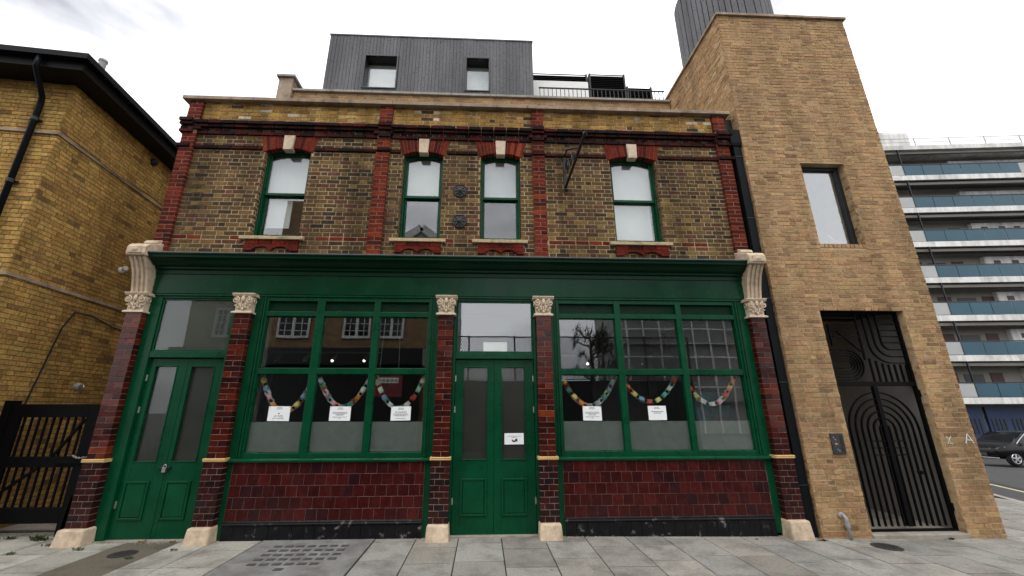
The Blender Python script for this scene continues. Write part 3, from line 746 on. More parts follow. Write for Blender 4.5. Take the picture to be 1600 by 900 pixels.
# stall risers
def t_tile(r): return jit(r.choices([(.042, .0052, .0048), (.034, .0047, .005), (.055, .0065, .0055), (.027, .0055, .0075)], [4, 2, 2, .7])[0], .14, r)
K['tile'] = pmat('oxblood_tile', (.05, .01, .01), .24, .25, 6, .28, tint=True, bump=.1, bscale=14, rvar=.1, dirt=(.05, .018, .018), dscale=2.2, dlo=.6, dhi=.9)
K['tileblk'] = pmat('black_tile', (.008, .008, .0095), .3, .3, 9, .2, bump=.15, bscale=25, dirt=(.2, .19, .18), dscale=9, dlo=.58, dhi=.7)
def stall(x0, x1, seed):
    r = random.Random(seed); m = MB(); m.box(x0, x1, -.0165, .08, -.08, .94); s = m.build('stall_riser', K['grout_d'], PUB)
    tw = .1482; rows = 5; z0 = .222; rh = (.93-z0)/rows
    for k in range(rows):
        u = x0-(tw/2 if k % 2 else 0)
        while u < x1:
            a, b = max(u, x0+.001), min(u+tw, x1-.001); u += tw
            if b-a > .02: gbrick(s, a+.0021, b-.0021, -.02, -.005, z0+k*rh+.0023, z0+(k+1)*rh-.0023, t_tile(r), 'tile', K['tile'], .0008, .002)
    m = MB(); m.sweepx([(-.02, .168), (-.04, .172), (-.045, .185), (-.04, .196), (-.028, .2), (-.03, .212), (-.02, .22), (.0, .22), (.0, .168)], x0, x1); m.build('plinth_moulding', K['tileblk'], s, bevel=.002)
    u = x0
    while u < x1-.02:
        a, b = u, min(u+tw, x1-.001); u += tw
        gbrick(s, a+.0015, b-.0015, -.032, -.005, -.06, .166, None, 'plinth_tile', K['tileblk'], .001, .002)
stall(-3.37, -.80, 3); stall(1.11, 4.005, 4)

# doors
def door_set(x0, x1, xc, xl, xr, panes, panels, hinges, lab):
    # xl..xr: opening between pilasters, x0..x1 leaf pair
    m = MB(); m.box(xl, x0-.004, -.004, .12, 0, 3.27); m.box(x1+.004, xr, -.004, .12, 0, 3.27)
    m.box(x0-.004, x1+.004, .0, .12, 2.345, 2.435); m.box(x0-.004, x1+.004, .0, .12, 3.235, 3.27)
    fr = m.build('door_frame', K['green'], PUB, bevel=.006)
    m = MB(); frame_rect(m, x0+.0, x1-.0, 2.437, 3.233, .015, .05, .022, .022, .022, .022); m.build('glazing_bead', K['green'], fr, bevel=.003)
    leaves = []
    for (a, b), (pa, pb), (qa, qb) in zip(((x0, xc-.002), (xc+.002, x1)), panes, panels):
        m = MB(); y0, y1 = .05, .10
        m.box(a, pa, y0, y1, .015, 2.335); m.box(pb, b, y0, y1, .015, 2.335)
        m.box(pa, pb, y0+.001, y1, .015, .94); m.box(pa, pb, y0+.001, y1, 2.23, 2.335)
        lf = m.build('door_leaf', K['green'], PUB, bevel=.003); leaves.append(lf)
        m = MB(); m.box(pa, pb, .074, .080, .94, 2.23); m.build('pane', K['glass_door'], lf)
        m = MB(); m.box(pa, pb, .084, .088, .94, 2.23); m.build('obscured_film', K['frostdoor'], lf)
        m = MB(); frame_rect(m, pa-.004, pb+.004, .936, 2.234, .042, .074, .014, .014, .014, .014); m.build('glazing_bead', K['green'], lf, bevel=.003)
        m = MB(); frame_rect(m, qa, qb, .235, .705, .034, .052, .03, .03, .03, .03); m.build('panel_moulding', K['green'], lf, bevel=.006)
        m = MB(); zc0, zc1 = .275, .665; xa, xb = qa+.045, qb-.045
        m.hexa([(xa-.012, .052, zc0-.012), (xb+.012, .052, zc0-.012), (xb+.012, .052, zc1+.012), (xa-.012, .052, zc1+.012), (xa, .041, zc0), (xb, .041, zc0), (xb, .041, zc1), (xa, .041, zc1)])
        m.build('raised_panel', K['green'], lf)
    for lf, hx in hinges(leaves):
        for z in (.42, 1.62, 2.06):
            m = MB(); m.tube([(hx, .045, z-.045), (hx, .045, z+.045)], .007, 8); m.box(hx-.014, hx+.014, .046, .052, z-.04, z+.04); m.build('hinge', K['brass'], lf)
    m = MB(); m.box(xl, xr, -.03, .16, -.02, .012); m.build('threshold', K['concrete'], fr)
    return fr, leaves
fr1, lv1 = door_set(-4.83, -3.77, -4.295, -5.0, -3.465-.0-.225, [(-4.745, -4.43), (-4.24, -3.905)], [(-4.775, -4.455), (-4.245, -3.915)], lambda l: [(l[0], -4.828)], 'left')
fr2, lv2 = door_set(-.423, .737, .152, -.4675, .7825, [(-.31, .06), (.255, .61)], [(-.315, .055), (.255, .61)], lambda l: [(l[0], -.42), (l[1], .734)], 'mid')
m = MB(); m.box(-4.808, -3.79, .03, .036, 2.459, 3.211); m.build('fanlight_pane', K['glass_door'], fr1)
m = MB(); m.box(-4.808, -3.79, .04, .044, 2.459, 3.211); m.build('obscured_film', K['frostfan'], fr1)
K['glass_fan'] = glassmat('fanlight_glass', .13, .5)
m = MB(); m.box(-.401, .715, .03, .036, 2.459, 3.211); m.build('fanlight_pane', K['glass_fan'], fr2)
# hasp and padlock on the left doors
m = MB(); m.box(-4.36, -4.22, .03, .05, .845, .885); m.build('hasp', K['black'], lv1[0], bevel=.004)
m = MB(); m.box(-4.305, -4.255, .0, .03, .815, .875); m.tube([(-4.297, .015, .87), (-4.297, .015, .9), (-4.28, .015, .915), (-4.263, .015, .9), (-4.263, .015, .87)], .006, 6)
tag(m.build('padlock', K['chrome'], None, bevel=.004), 'small steel padlock on hasp of the left green double doors', 'padlock')

# shop interior
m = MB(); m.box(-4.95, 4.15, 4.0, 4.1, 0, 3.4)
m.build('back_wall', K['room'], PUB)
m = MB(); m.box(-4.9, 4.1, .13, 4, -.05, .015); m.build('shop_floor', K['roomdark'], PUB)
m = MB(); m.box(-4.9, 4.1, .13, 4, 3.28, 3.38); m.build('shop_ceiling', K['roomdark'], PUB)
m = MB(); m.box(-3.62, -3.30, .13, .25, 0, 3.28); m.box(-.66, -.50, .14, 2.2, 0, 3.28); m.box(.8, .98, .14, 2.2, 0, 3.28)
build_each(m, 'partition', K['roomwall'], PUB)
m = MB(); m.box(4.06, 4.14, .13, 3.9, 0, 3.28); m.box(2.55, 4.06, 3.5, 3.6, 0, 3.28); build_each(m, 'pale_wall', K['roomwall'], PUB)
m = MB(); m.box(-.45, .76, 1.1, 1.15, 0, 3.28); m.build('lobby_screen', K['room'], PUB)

# ------------------------------------------------------------------ things in the shop windows
def text_mesh(body, size, mat, loc, parent, name='lettering'):
    cu = bpy.data.curves.new('t', 'FONT'); cu.body = body; cu.size = size; cu.align_x = 'CENTER'; cu.align_y = 'CENTER'; cu.resolution_u = 2
    to = bpy.data.objects.new('t', cu); me = bpy.data.meshes.new_from_object(to)
    bpy.data.objects.remove(to); bpy.data.curves.remove(cu)
    me.materials.append(mat); o = bpy.data.objects.new(name, me); COL.objects.link(o)
    me.transform(Matrix.Translation(loc) @ Matrix.Rotation(R(90), 4, 'X')); setpar(o, parent); return o
def lines(parent, cx, zs, ws, y, h=.006):
    r = random.Random(int(cx*100)); m = MB()
    for z, w_ in zip(zs, ws):
        u = cx-w_/2
        while u < cx+w_/2-.004:
            l = r.uniform(.006, .022); m.box(u, min(u+l, cx+w_/2), y-.0004, y, z-h/2*r.uniform(.6, 1), z+h/2); u += l+.004
    m.build('print', K['ink'], parent)
def poster(x0, x1, z0, z1, y, label, kind, yt=None):
    t = thing('window_notice', label, 'notice', ((x0+x1)/2, y, z0), 'notices in the shop windows')
    m = MB(); tl = random.uniform(-.004, .004)
    m.hexa([(x0, y, z0), (x1, y, z0+tl), (x1, y+.002, z0+tl), (x0, y+.002, z0), (x0, y, z1), (x1, y, z1+tl), (x1, y+.002, z1+tl), (x0, y+.002, z1)]); m.build('sheet', K['paper'], t)
    cx = (x0+x1)/2; yy = y-.0006
    if kind != 'arrow' and kind != 'blank':
        lines(t, cx, [z1-.022, z1-.038], [.075, .085], yy, .007)
        m = MB(); 
        for sx in (-1, 1): m.lathe([(.004, 0), (.004, -.002)], (cx+sx*(x1-x0)*.45, yy, z1-.015), 'y', 8)
        m.build('pin', K['ink'], t)
    if kind == 'family':
        lines(t, cx, [z0+.1], [.02], yy, .016); text_mesh('per family', .031, K['ink'], (cx, yy-.0003, z0+.068), t); text_mesh('per member', .031, K['ink'], (cx, yy-.0003, z0+.038), t)
    elif kind == 'text': lines(t, cx, [z0+.115, z0+.102, z0+.089, z0+.076, z0+.05, z0+.034], [.2, .21, .13, .1, .2, .03], yy)
    elif kind == 'access':
        text_mesh('Accessibility', .033, K['ink'], (cx, yy-.0003, z0+.118), t); lines(t, cx, [z0+.092, z0+.078, z0+.065, z0+.03], [.19, .21, .16, .14], yy)
    elif kind == 'code': lines(t, cx, [z0+.12, z0+.1], [.18, .11], yy, .009)
    elif kind == 'arrow':
        lines(t, cx, [z1-.04, z1-.057], [.19, .08], yy, .006)
        m = MB(); pts = []
        n = 10
        outer = [(cx-.002+.034*math.cos(a), z0+.062+.03*math.sin(a)) for a in [math.pi+(math.pi*.82)*i/n for i in range(n+1)]]
        inner = [(cx-.002+.018*math.cos(a), z0+.068+.016*math.sin(a)) for a in [math.pi+(math.pi*.82)*i/n for i in range(n+1)]]
        poly = outer+[(cx+.046, z0+.036), (cx+.046, z0+.082), (cx+.008, z0+.068)]+inner[::-1]
        m.prismy(poly, yy-.0005, yy); m.build('arrow_print', K['ink'], t)
poster(-3.045, -2.745, 1.468, 1.668, .0425, 'white notice with two bold lines in leftmost pane of left shop window', 'family')
poster(-2.19, -1.895, 1.468, 1.665, .0425, 'white text notice in middle pane of left shop window', 'text')
poster(-1.325, -1.045, 1.468, 1.662, .0425, 'white notice with bold heading in right pane of left shop window', 'access')
poster(1.45, 1.725, 1.465, 1.665, .0425, 'white text notice in first pane of right shop window beside centre door', 'text')
poster(2.42, 2.69, 1.467, 1.668, .0425, 'white notice with two lines in middle pane of right shop window', 'code')
poster(.302, .58, 1.14, 1.292, .0715, 'white notice with black curved arrow on right leaf of centre door', 'arrow')
poster(-.015, .345, 2.46, 2.60, .041, 'blank white sheet at foot of fanlight over centre door', 'blank')

CHC = [(.7, .1, .07), (.85, .58, .15), (.2, .55, .5), (.85, .78, .3), (.75, .75, .78), (.85, .42, .5), (.25, .45, .6), (.9, .87, .75), (.8, .32, .09), (.4, .72, .52)]
CHM = [pmat('paper_strip_%d' % i, c, .7, .1, 8, .2) for i, c in enumerate(CHC)]
def linkmesh(flat):
    m = MB(); n = 10; w_ = .029
    vs = []
    for i in range(n):
        a = 2*math.pi*i/n; r = .048
        for s in (-1, 1):
            vs.append((r*math.cos(a), s*w_, r*.62*math.sin(a)) if flat else (r*math.cos(a), r*.62*math.sin(a), s*w_))
    m.add(vs, [(2*i, 2*((i+1) % n), 2*((i+1) % n)+1, 2*i+1) for i in range(n)])
    me = m.mesh('link', False); me.materials.append(CHM[0]); return me
LK = [linkmesh(True), linkmesh(False)]
def chain(x0, z0, x1, z1, dip, y, label, seed):
    r = random.Random(seed); t = thing('paper_chain', label, 'paper chain', ((x0+x1)/2, y, dip), 'paper chains hung in the shop windows')
    P = []; n = 200
    for i in range(n+1):
        s = i/n; P.append(Vector((x0+(x1-x0)*s, y, (z0*(1-s)+z1*s)-4*s*(1-s)*((z0+z1)/2-dip))))
    acc = 0; step = .066; nxt = 0; k = 0
    for a, b in zip(P, P[1:]):
        acc += (b-a).length
        if acc >= nxt:
            nxt += step; dr = (b-a).normalized()
            o = bpy.data.objects.new('link', LK[k % 2]); COL.objects.link(o)
            o.material_slots[0].link = 'OBJECT'; o.material_slots[0].material = CHM[r.randrange(len(CHM))]
            o.rotation_euler = (r.uniform(-.6, .6), -math.atan2(dr.z, dr.x), r.uniform(-.2, .2)); o.location = b+Vector((0, r.uniform(-.008, .008), 0))
            setpar(o, t); k += 1
chain(-3.25, 2.10, -2.53, 1.98, 1.60, .13, 'multicoloured paper chain in leftmost pane of left shop window', 1)
chain(-2.43, 2.10, -1.70, 2.04, 1.66, .13, 'multicoloured paper chain in middle pane of left shop window', 2)
chain(-1.60, 2.08, -.88, 2.10, 1.64, .13, 'multicoloured paper chain in right pane of left shop window', 3)
chain(1.18, 2.08, 2.0, 2.12, 1.67, .13, 'multicoloured paper chain in first pane of right shop window', 4)
chain(2.14, 2.00, 2.94, 2.11, 1.73, .13, 'multicoloured paper chain in middle pane of right shop window', 5)
chain(3.10, 1.98, 3.86, 2.12, 1.70, .13, 'multicoloured paper chain in pane nearest the tower', 6)
# track lights
def track(x0, x1, y, z, spots, label):
    t = thing('track_light', label, 'track light', ((x0+x1)/2, y, z))
    m = MB(); m.box(x0, x1, y-.015, y+.015, z, z+.03); m.bar((x0+.1, y, z), (x0+.1, y, 3.28), .01); m.bar((x1-.1, y, z), (x1-.1, y, 3.28), .01); m.build('rail', K['roomwall'], t)
    for (x, lit) in spots:
        a = Vector((x, y, z-.02)); e = a+Vector((-.05, -.08, -.12)); m = MB()
        m.tube([a+Vector((0, 0, .02)), a, a.lerp(e, .3)], .012, 6); m.tube([a.lerp(e, .2), e], .035, 10, [.03, .04]); s = m.build('spot_head', K['roomwall'], t)
        m = MB(); m.blob(e+Vector((0, -.005, -.005)), .022, .022, .022, 8, 5); m.build('bulb', K['lamp'] if lit else K['white'], s)
track(-4.0, -1.9, 1.5, 2.62, [(-3.70, 0), (-3.2, 0), (-2.70, 1), (-2.13, 1)], 'ceiling track with four spotlights seen through left shop window')
track(1.3, 3.6, 1.5, 2.58, [(1.97, 1), (3.0, 0)], 'ceiling track with spotlights seen through right shop window')
K['redpic'] = pmat('red_painting', (.17, .012, .012), .6, .3, 6, .3, dirt=(.06, .01, .03), dscale=5)
K['tealpic'] = pmat('teal_painting', (.02, .09, .10), .6, .4, 7, .3, dirt=(.2, .04, .05), dscale=6, dlo=.55, dhi=.65)
t = thing('wall_picture', 'red picture with row of circles inside left shop window', 'picture', (-1.5, .5, 1.8))
m = MB(); m.box(-1.72, -1.28, .48, .50, 1.815, 2.135); m.build('canvas', K['redpic'], t)
m = MB(); m.box(-1.67, -1.34, .470, .479, 2.02, 2.10); sq = m.build('white_strip', K['white'], t)
for i in range(5):
    m = MB(); m.lathe([(.031, 0), (.031, -.005), (.02, -.005)], (-1.635+i*.065, .470, 2.06), 'y', 14); m.build('circle', K['galv'], sq)
m = MB(); m.tube([(-1.65, .49, 2.13), (-1.62, .49, 3.27)], .004, 5); m.build('hanging_wire', K['galv'], t); m = MB(); m.tube([(-1.35, .49, 2.13), (-1.38, .49, 3.27)], .004, 5); m.build('hanging_wire', K['galv'], t)
t = thing('wall_picture', 'teal and red picture inside right shop window nearest the tower', 'picture', (3.7, .6, 0))
m = MB(); m.box(3.40, 4.0, .58, .60, 1.42, 1.90); m.build('canvas', K['tealpic'], t); m = MB(); m.box(3.38, 4.02, .601, .62, 1.40, 1.92); m.build('backing_frame', K['dark'], t)
m = MB(); m.box(3.45, 3.95, .55, .75, 0, 1.39); m.build('stand', K['roomdark'], t)

# ------------------------------------------------------------------ hanging sign bracket (empty)
t = thing('sign_bracket', 'empty black wrought iron sign bracket fixed between second and fourth sash windows', 'sign bracket', (1.30, 0, 5.2))
xw = 1.36
m = MB(); m.bar((xw, -.012, 5.2), (xw, -.012, 5.93), .04, .02); m.build('wall_bar', K['black'], t)
m = MB(); m.bar((xw, -.02, 5.26), (xw, -1.34, 5.28), .034, .034); m.lathe([(.02, 0), (.035, -.03), (.005, -.08)], (xw, -1.34, 5.28), 'y', 8); m.build('arm', K['black'], t)
m = MB(); m.tube([(xw, -.02, 5.88), (xw, -.25, 5.83), (xw, -.6, 5.60), (xw, -1.0, 5.32)], .015, 6); m.build('stay', K['black'], t)
m = MB(); m.lathe([(.03, 0), (.035, -.02), (.015, -.05)], (xw, -.02, 5.2), 'y', 8); m.build('boss', K['black'], t)
for cy, cz, r0_, s_ in ((-.20, 5.52, .15, 1), (-.47, 5.46, .11, -1), (-.70, 5.40, .07, 1)):
    m = MB(); pts = [(xw, cy+s_*r0_*(1-k/24*.8)*math.cos(k/24*3.6*math.pi), cz+r0_*(1-k/24*.8)*math.sin(k/24*3.6*math.pi)) for k in range(25)]; m.tube(pts, .011, 5); m.build('scroll', K['black'], t)

# ------------------------------------------------------------------ black rainwater pipe beside the tower
t = thing('downpipe', 'black rectangular downpipe and hopper between the pub and the brick tower', 'downpipe', (4.44, -.05, 0))
m = MB(); m.hexa([(4.38, -.10, 6.12), (4.53, -.10, 6.12), (4.53, .04, 6.12), (4.38, .04, 6.12), (4.355, -.115, 6.17), (4.545, -.115, 6.17), (4.545, .04, 6.17), (4.355, .04, 6.17)])
m.box(4.355, 4.545, -.115, .04, 6.17, 6.45); m.build('hopper', K['blackpipe'], t, bevel=.005)
m = MB(); m.box(4.40, 4.53, -.085, .02, -.06, 6.12); m.build('pipe', K['blackpipe'], t, bevel=.006)
for z in (5.9, 4.7, 3.3, 2.0, .6):
    m = MB(); m.box(4.393, 4.537, -.093, .02, z, z+.012); m.build('joint_collar', K['black'], t)
m = MB(); m.box(4.345, 4.56, .05, .12, -.08, 6.8); m.build('gap_fill', K['black'], t)  # black sheet filling the gap between pub and tower

# ================================================================== brick tower on the right
TOW = thing('brick_tower', 'tall narrow modern tower of buff brick with one window beside the pub', 'building', (5.65, -.3, 0))
TX0, TX1, TY, TZ = 4.55, 7.15, -.12, 9.13
FT = Frame((0, TY, 0), (1, 0, 0))
op = [(5.25, 6.61, -.2, 3.13), (5.525, 6.315, 4.17, 5.785)]
tw = panel_with_holes(FT, TX0+.004, TX1-.004, -.12, TZ, op, -.003, .15).build('front_wall', K['mortar_buff'], TOW)
def t_buff(u, z, r):
    p = vnoise(u*1.1, z*1.3, 3)
    return jit(r.choices([(.385, .237, .116), (.335, .202, .10), (.415, .265, .136), (.255, .152, .082), (.35, .222, .115)], [4, 2.6, 1.0+1.4*p, 1.0, 2])[0], .11, r)
CB = .0695
tb = lay(FT, TX0, TX1, -.09, TZ, CB, 'mix', t_buff, op, jt=.003, proud=.002, seed=21, j=.012)
u = 5.525
while u < 6.30:
    tb.append((brick8(FT, u, min(u+.064, 6.315), 4.175, 4.245, .0, .14, .002, .002), t_buff(u, 4, random))); u += .0735
FRv = Frame((6.61, TY, 0), (0, 1, 0)); FRv.n = Vector((-1, 0, 0))
tb += lay(FRv, 0.0, .14, -.09, 3.12, CB, 'mix', t_buff, (), jt=.002, seed=24, back=.01, S=.1, Hd=.1)
FRw = Frame((6.315, TY, 0), (0, 1, 0)); FRw.n = Vector((-1, 0, 0))
tb += lay(FRw, 0.0, .13, 4.25, 5.78, CB, 'mix', t_buff, (), jt=.002, seed=25, back=.01, S=.1, Hd=.1)
finish_bricks(tb, tw, K['brick_buff'], 'brick', 300)
FS = Frame((TX0, 3.2, 0), (0, -1, 0)); FS.n = Vector((-1, 0, 0))   # left flank
ts = MB(); ts.box(TX0+.003, TX0+.2, TY+.01, 3.2, -.1, TZ); tsw = ts.build('side_wall', K['mortar_buff'], TOW)
finish_bricks(lay(FS, 0, 3.32, -.09, TZ, CB, 'mix', t_buff, [(0, 3.0, -1, 6.2)], jt=.003, seed=22, j=.012), tsw, K['brick_buff'], 'brick', 0)
FR_ = Frame((TX1, TY, 0), (0, 1, 0)); FR_.n = Vector((1, 0, 0))
m = MB(); m.box(TX1-.2, TX1-.003, TY+.01, 3.2, -.1, TZ); o = m.build('side_wall', K['mortar_buff'], TOW)
finish_bricks(lay(FR_, 0, 3.3, -.09, TZ, CB, 'mix', t_buff, (), jt=.003, seed=23, j=.012), o, K['brick_buff'], 'brick', 0)
m = MB(); m.box(TX0+.21, TX1-.21, 3.0, 3.19, 3.3, TZ); m.build('rear_wall', K['mortar_buff'], TOW)
m = MB(); m.box(TX0-.04, TX1+.04, TY-.045, TY+.3, TZ, TZ+.055); m.box(TX0-.04, TX0+.26, TY+.301, 3.25, TZ, TZ+.055); m.box(TX1-.26, TX1+.04, TY+.301, 3.25, TZ, TZ+.055)
build_each(m, 'coping_stone', K['coping'], TOW, bevel=.004)
# window
m = MB(); frame_rect(m, 5.525, 6.312, 4.247, 5.783, .0, .08, .05, .075, .03, .06); wn = m.build('window', K['dark'], TOW, bevel=.003)
m = MB(); m.box(5.575, 6.237, .035, .041, 4.278, 5.722); m.build('pane', K['glass_tower'], wn)
m = MB(); m.box(5.0, 6.9, 1.3, 1.35, 3.9, 6.3); m.box(5.0, 6.9, .09, 1.3, 3.9, 3.95); m.box(5.0, 6.9, .09, 1.3, 6.25, 6.3); m.box(6.5, 6.55, .09, 1.3, 3.96, 6.24); m.box(5.2, 5.25, .09, 1.3, 3.96, 6.24)
build_each(m, 'room_wall', K['white'], TOW)
t = thing('sill_jug', 'white jug with spout on the sill inside the tower window', 'jug', (5.76, .18, 4.2))
m = MB(); m.box(5.5, 6.4, .09, .3, 3.96, 4.22); m.build('window_board', K['white'], TOW)
m = MB(); m.lathe([(.05, .0), (.075, .03), (.08, .08), (.06, .13), (.03, .15)], (5.78, .17, 4.22), n=14); m.build('body', K['galv'], t, smooth=True)
m = MB(); m.tube([(5.85, .17, 4.29), (5.90, .17, 4.34), (5.93, .17, 4.40)], .012, 6); m.build('spout', K['galv'], t)
t = thing('desk_lamp', 'small white angled lamp with pink shade on sill inside tower window', 'lamp', (6.02, .18, 4.2))
m = MB(); m.lathe([(.05, 0), (.05, .015), (.012, .03), (.01, .06)], (6.02, .17, 4.22), n=12); m.build('base', K['white'], t)
m = MB(); m.tube([(6.02, .17, 4.28), (6.08, .17, 4.42), (5.98, .17, 4.52)], .01, 6); m.build('arm', K['white'], t)
K['pink'] = pmat('pink_shade', (.5, .15, .18), .6); m = MB(); m.lathe([(.06, 0), (.05, .06), (.02, .08)], (6.09, .17, 4.34), n=12); m.build('shade', K['pink'], t)
# doorway passage, open to the sky further in
m = MB(); m.box(5.1, 5.25, .03, 3.0, -.1, 3.2); o = m.build('passage_wall', K['mortar_buff'], TOW)
FP = Frame((5.25, 3.0, 0), (0, -1, 0)); FP.n = Vector((1, 0, 0))
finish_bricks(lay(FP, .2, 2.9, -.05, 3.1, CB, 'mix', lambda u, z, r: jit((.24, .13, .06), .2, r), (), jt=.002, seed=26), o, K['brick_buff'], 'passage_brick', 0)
m = MB(); m.box(6.61, 6.8, .03, 2.9, -.1, 3.2); m.box(5.25, 6.61, 2.7, 2.9, -.1, 4.2); build_each(m, 'passage_wall', K['passage'], TOW)
m = MB(); m.box(5.25, 6.61, .03, .8, 3.14, 3.24); m.build('passage_ceiling', K['roomdark'], TOW)
m = MB(); m.box(5.25, 6.61, -.15, 2.7, -.12, -.005); m.build('door_step', K['concrete'], TOW, bevel=.01)
m = MB(); m.box(5.5, 6.3, 2.66, 2.7, .0, 2.2); m.build('inner_door', K['roomwall'], TOW)
# intercom, stand pipe, chalk marks
t = thing('door_intercom', 'dark steel intercom panel on tower wall left of arched gate', 'intercom', (5.04, -.12, 1.0))
m = MB(); m.box(4.955, 5.145, -.138, -.10, 1.01, 1.285); m.build('plate', K['iron'], t, bevel=.004)
m = MB(); m.box(5.09, 5.125, -.142, -.137, 1.04, 1.255); m.build('slot', K['black'], t)
for i, (dx, dz) in enumerate(((.03, .22), (.05, .19), (.05, .13), (.07, .13), (.06, .06), (.08, .04))):
    m = MB(); m.lathe([(.009 if i != 2 else .016, 0), (.008, -.006)], (4.965+dx, -.138, 1.01+dz), 'y', 8); m.build('button', K['galv'], t)
t = thing('stand_pipe', 'short grey galvanised pipe bent into the tower wall at pavement', 'pipe', (4.88, -.25, 0))
m = MB(); m.tube([(4.87, -.11, .235), (4.875, -.155, .24), (4.88, -.18, .215), (4.882, -.185, .14), (4.884, -.19, -.06)], .021, 10); m.build('pipe', K['galv'], t, smooth='all')
m = MB(); m.tube([(4.881, -.183, .18), (4.882, -.186, .10)], .027, 10); m.build('coupling', K['galv'], t)
m = MB(); m.lathe([(.04, 0), (.04, -.02), (.03, -.03)], (4.87, -.12, .235), 'y', 12); m.build('wall_flange', K['galv'], t)
m = MB()
for p, q in (((6.97, 1.14), (7.03, 1.275)), ((7.03, 1.275), (7.09, 1.14)), ((6.99, 1.19), (7.06, 1.185))): m.bar((p[0], -.127, p[1]), (q[0], -.127, q[1]), .010, .004, (0, 1, 0))
for p, q in (((6.70, 1.15), (6.77, 1.24)), ((6.70, 1.24), (6.75, 1.15)), ((6.69, 1.145), (6.78, 1.135))): m.bar((p[0], -.127, p[1]), (q[0], -.127, q[1]), .005, .003, (0, 1, 0))
build_each(m, 'chalk_stroke', K['white'], TOW)

# ------------------------------------------------------------------ arched metal gate in the tower
GT = thing('metal_gate', 'black metal gate with nested arches and curved bars in the tower doorway', 'gate', (5.93, .04, 0))
GX0, GX1, GY = 5.255, 6.605, .0
m = MB(); frame_rect(m, GX0, GX1, .0, 3.12, GY-.02, GY+.03, .035, .035, .025, .02); m.box(GX0+.036, GX1-.036, GY-.03, GY+.03, 1.955, 2.02); m.build('gate_frame', K['blackgate'], GT, bevel=.003)
def gbar(pts, name='bar', r=.0095):
    m = MB()
    for p, q in zip(pts, pts[1:]): m.bar((p[0], GY, p[1]), (q[0], GY, q[1]), r*1.5, .03, (0, 1, 0))
    return m.build(name, K['blackgate'], GT)
def arc(cx, cz, r, a0, a1, n=10): return [(cx+r*math.cos(R(a0+(a1-a0)*i/n)), cz+r*math.sin(R(a0+(a1-a0)*i/n))) for i in range(n+1)]
cx, cz = (GX0+GX1)/2, 1.33
for k in range(7):
    r = .07+k*.092
    if r < .62: gbar([(cx-r, .06)]+arc(cx, cz, r, 180, 0, 20)+[(cx+r, .06)], 'arch_bar')
m = MB(); m.box(cx-.03, cx+.03, GY-.025, GY+.028, .06, 1.95); m.build('meeting_stile', K['blackgate'], GT)
for s in (-1, 1):
    for z in (.98, 1.075, 1.17): gbar([(cx+s*.03, z), (cx+s*.26, z)], 'cross_bar', .008)
m = MB(); m.lathe([(.02, 0), (.02, -.02), (.012, -.03), (.028, -.05), (.02, -.07)], (cx+.33, GY, .75), 'y', 10); m.build('door_knob', K['blackgate'], GT)
UW, UH = GX1-GX0, 1.09
U = lambda a, b: (GX0+a*UW, 2.02+b*UH)
for b in (.91, .82, .73, .64, .55): gbar([U(.73, b), U(.985, b)])
gbar([U(.03, 1-.02), U(.97, .98)])
gbar([U(.48, .98), U(.48, .3)])
for a, bb, rr in ((.57, .26, .30), (.65, .35, .22), (.73, .45, .12)):
    c = U(a, bb); c = (c[0]+rr, c[1]+rr); gbar([U(a, .98)]+arc(c[0], c[1], rr, 180, 270, 8)+[U(.985, bb)])
for a in (.53, .60, .67, .74, .81, .88, .95):
    top = .24 if a > .7 else .24+(.7-a)*.5
    gbar([U(a, 0), U(a, top)])
for b, a0, z in ((.91, .05, .42), (.82, .13, .5)): gbar([U(.47, b), U(a0, b), U(a0, z)])
for b in (.73, .64): gbar([U(.15, b), U(.47, b)])
for k, r in enumerate((.235, .19, .145, .10, .055)):
    c = U(.27, .235); gbar([U(.02 if k else .1, .235)[:1]+(c[1]+r,)]+arc(c[0], c[1], r, 90, -90, 12)+[(U(.02, 0)[0], c[1]-r)])
gbar([U(.22, .72), U(.46, .42)])
for z in (.3, 1.85):
    m = MB(); m.tube([(GX1-.01, GY-.03, z-.05), (GX1-.01, GY-.03, z+.05)], .014, 8); m.build('hinge', K['blackgate'], GT)

# ================================================================== house on the left
HO = thing('brick_house', 'yellow brick house with black overhanging eaves standing left of the pub', 'building', (-6.76, -.37, 0))
dS = Vector((-.0997, .995, 0)).normalized(); dF = Vector((-.995, -.0997, 0)).normalized()
cor_ = Vector((-6.76, -.37, 0))
FSd = Frame(cor_, dS)               # side wall, u runs away from camera
FSd.n = Vector((dS.y, -dS.x, 0))
FFr = Frame(cor_+dF*4.0, -dF)       # front wall, u=4 at the corner
def t_hy(u, z, r):
    return jit(r.choices([(.44, .265, .08), (.395, .232, .068), (.47, .295, .095), (.33, .19, .06), (.21, .12, .05)], [4, 3, 2, 1.3, .35])[0], .16, r)
hm = MB(); hm.add([FSd.p(0, -.1, -.004), FSd.p(9, -.1, -.004), FSd.p(9, 6.9, -.004), FSd.p(0, 6.9, -.004)], [(0, 1, 2, 3)]); hs = hm.build('side_wall', K['mortar_dark'], HO, recalc=False)
hb = lay(FSd, .0, 6.5, .0, 6.82, .070, 'mix', t_hy, (), jt=.0012, seed=31, j=.007)
vis = lambda x, y: x < 290-(y-150)*.235 and y > 120
hm = MB(); hm.add([FFr.p(-2, -.1, -.006), FFr.p(3.994, -.1, -.006), FFr.p(3.994, 6.9, -.006), FFr.p(-2, 6.9, -.006)], [(0, 1, 2, 3)]); hf = hm.build('front_wall', K['mortar_dark'], HO, recalc=False)
hbf = lay(FFr, 1.0, 4.0, .0, 6.82, .070, 'mix', t_hy, (), jt=.0012, seed=32, j=.007)
finish_bricks(hb, hs, K['brick_yel'], 'brick', 220, vis); finish_bricks(hbf, hf, K['brick_yel'], 'brick', 80)
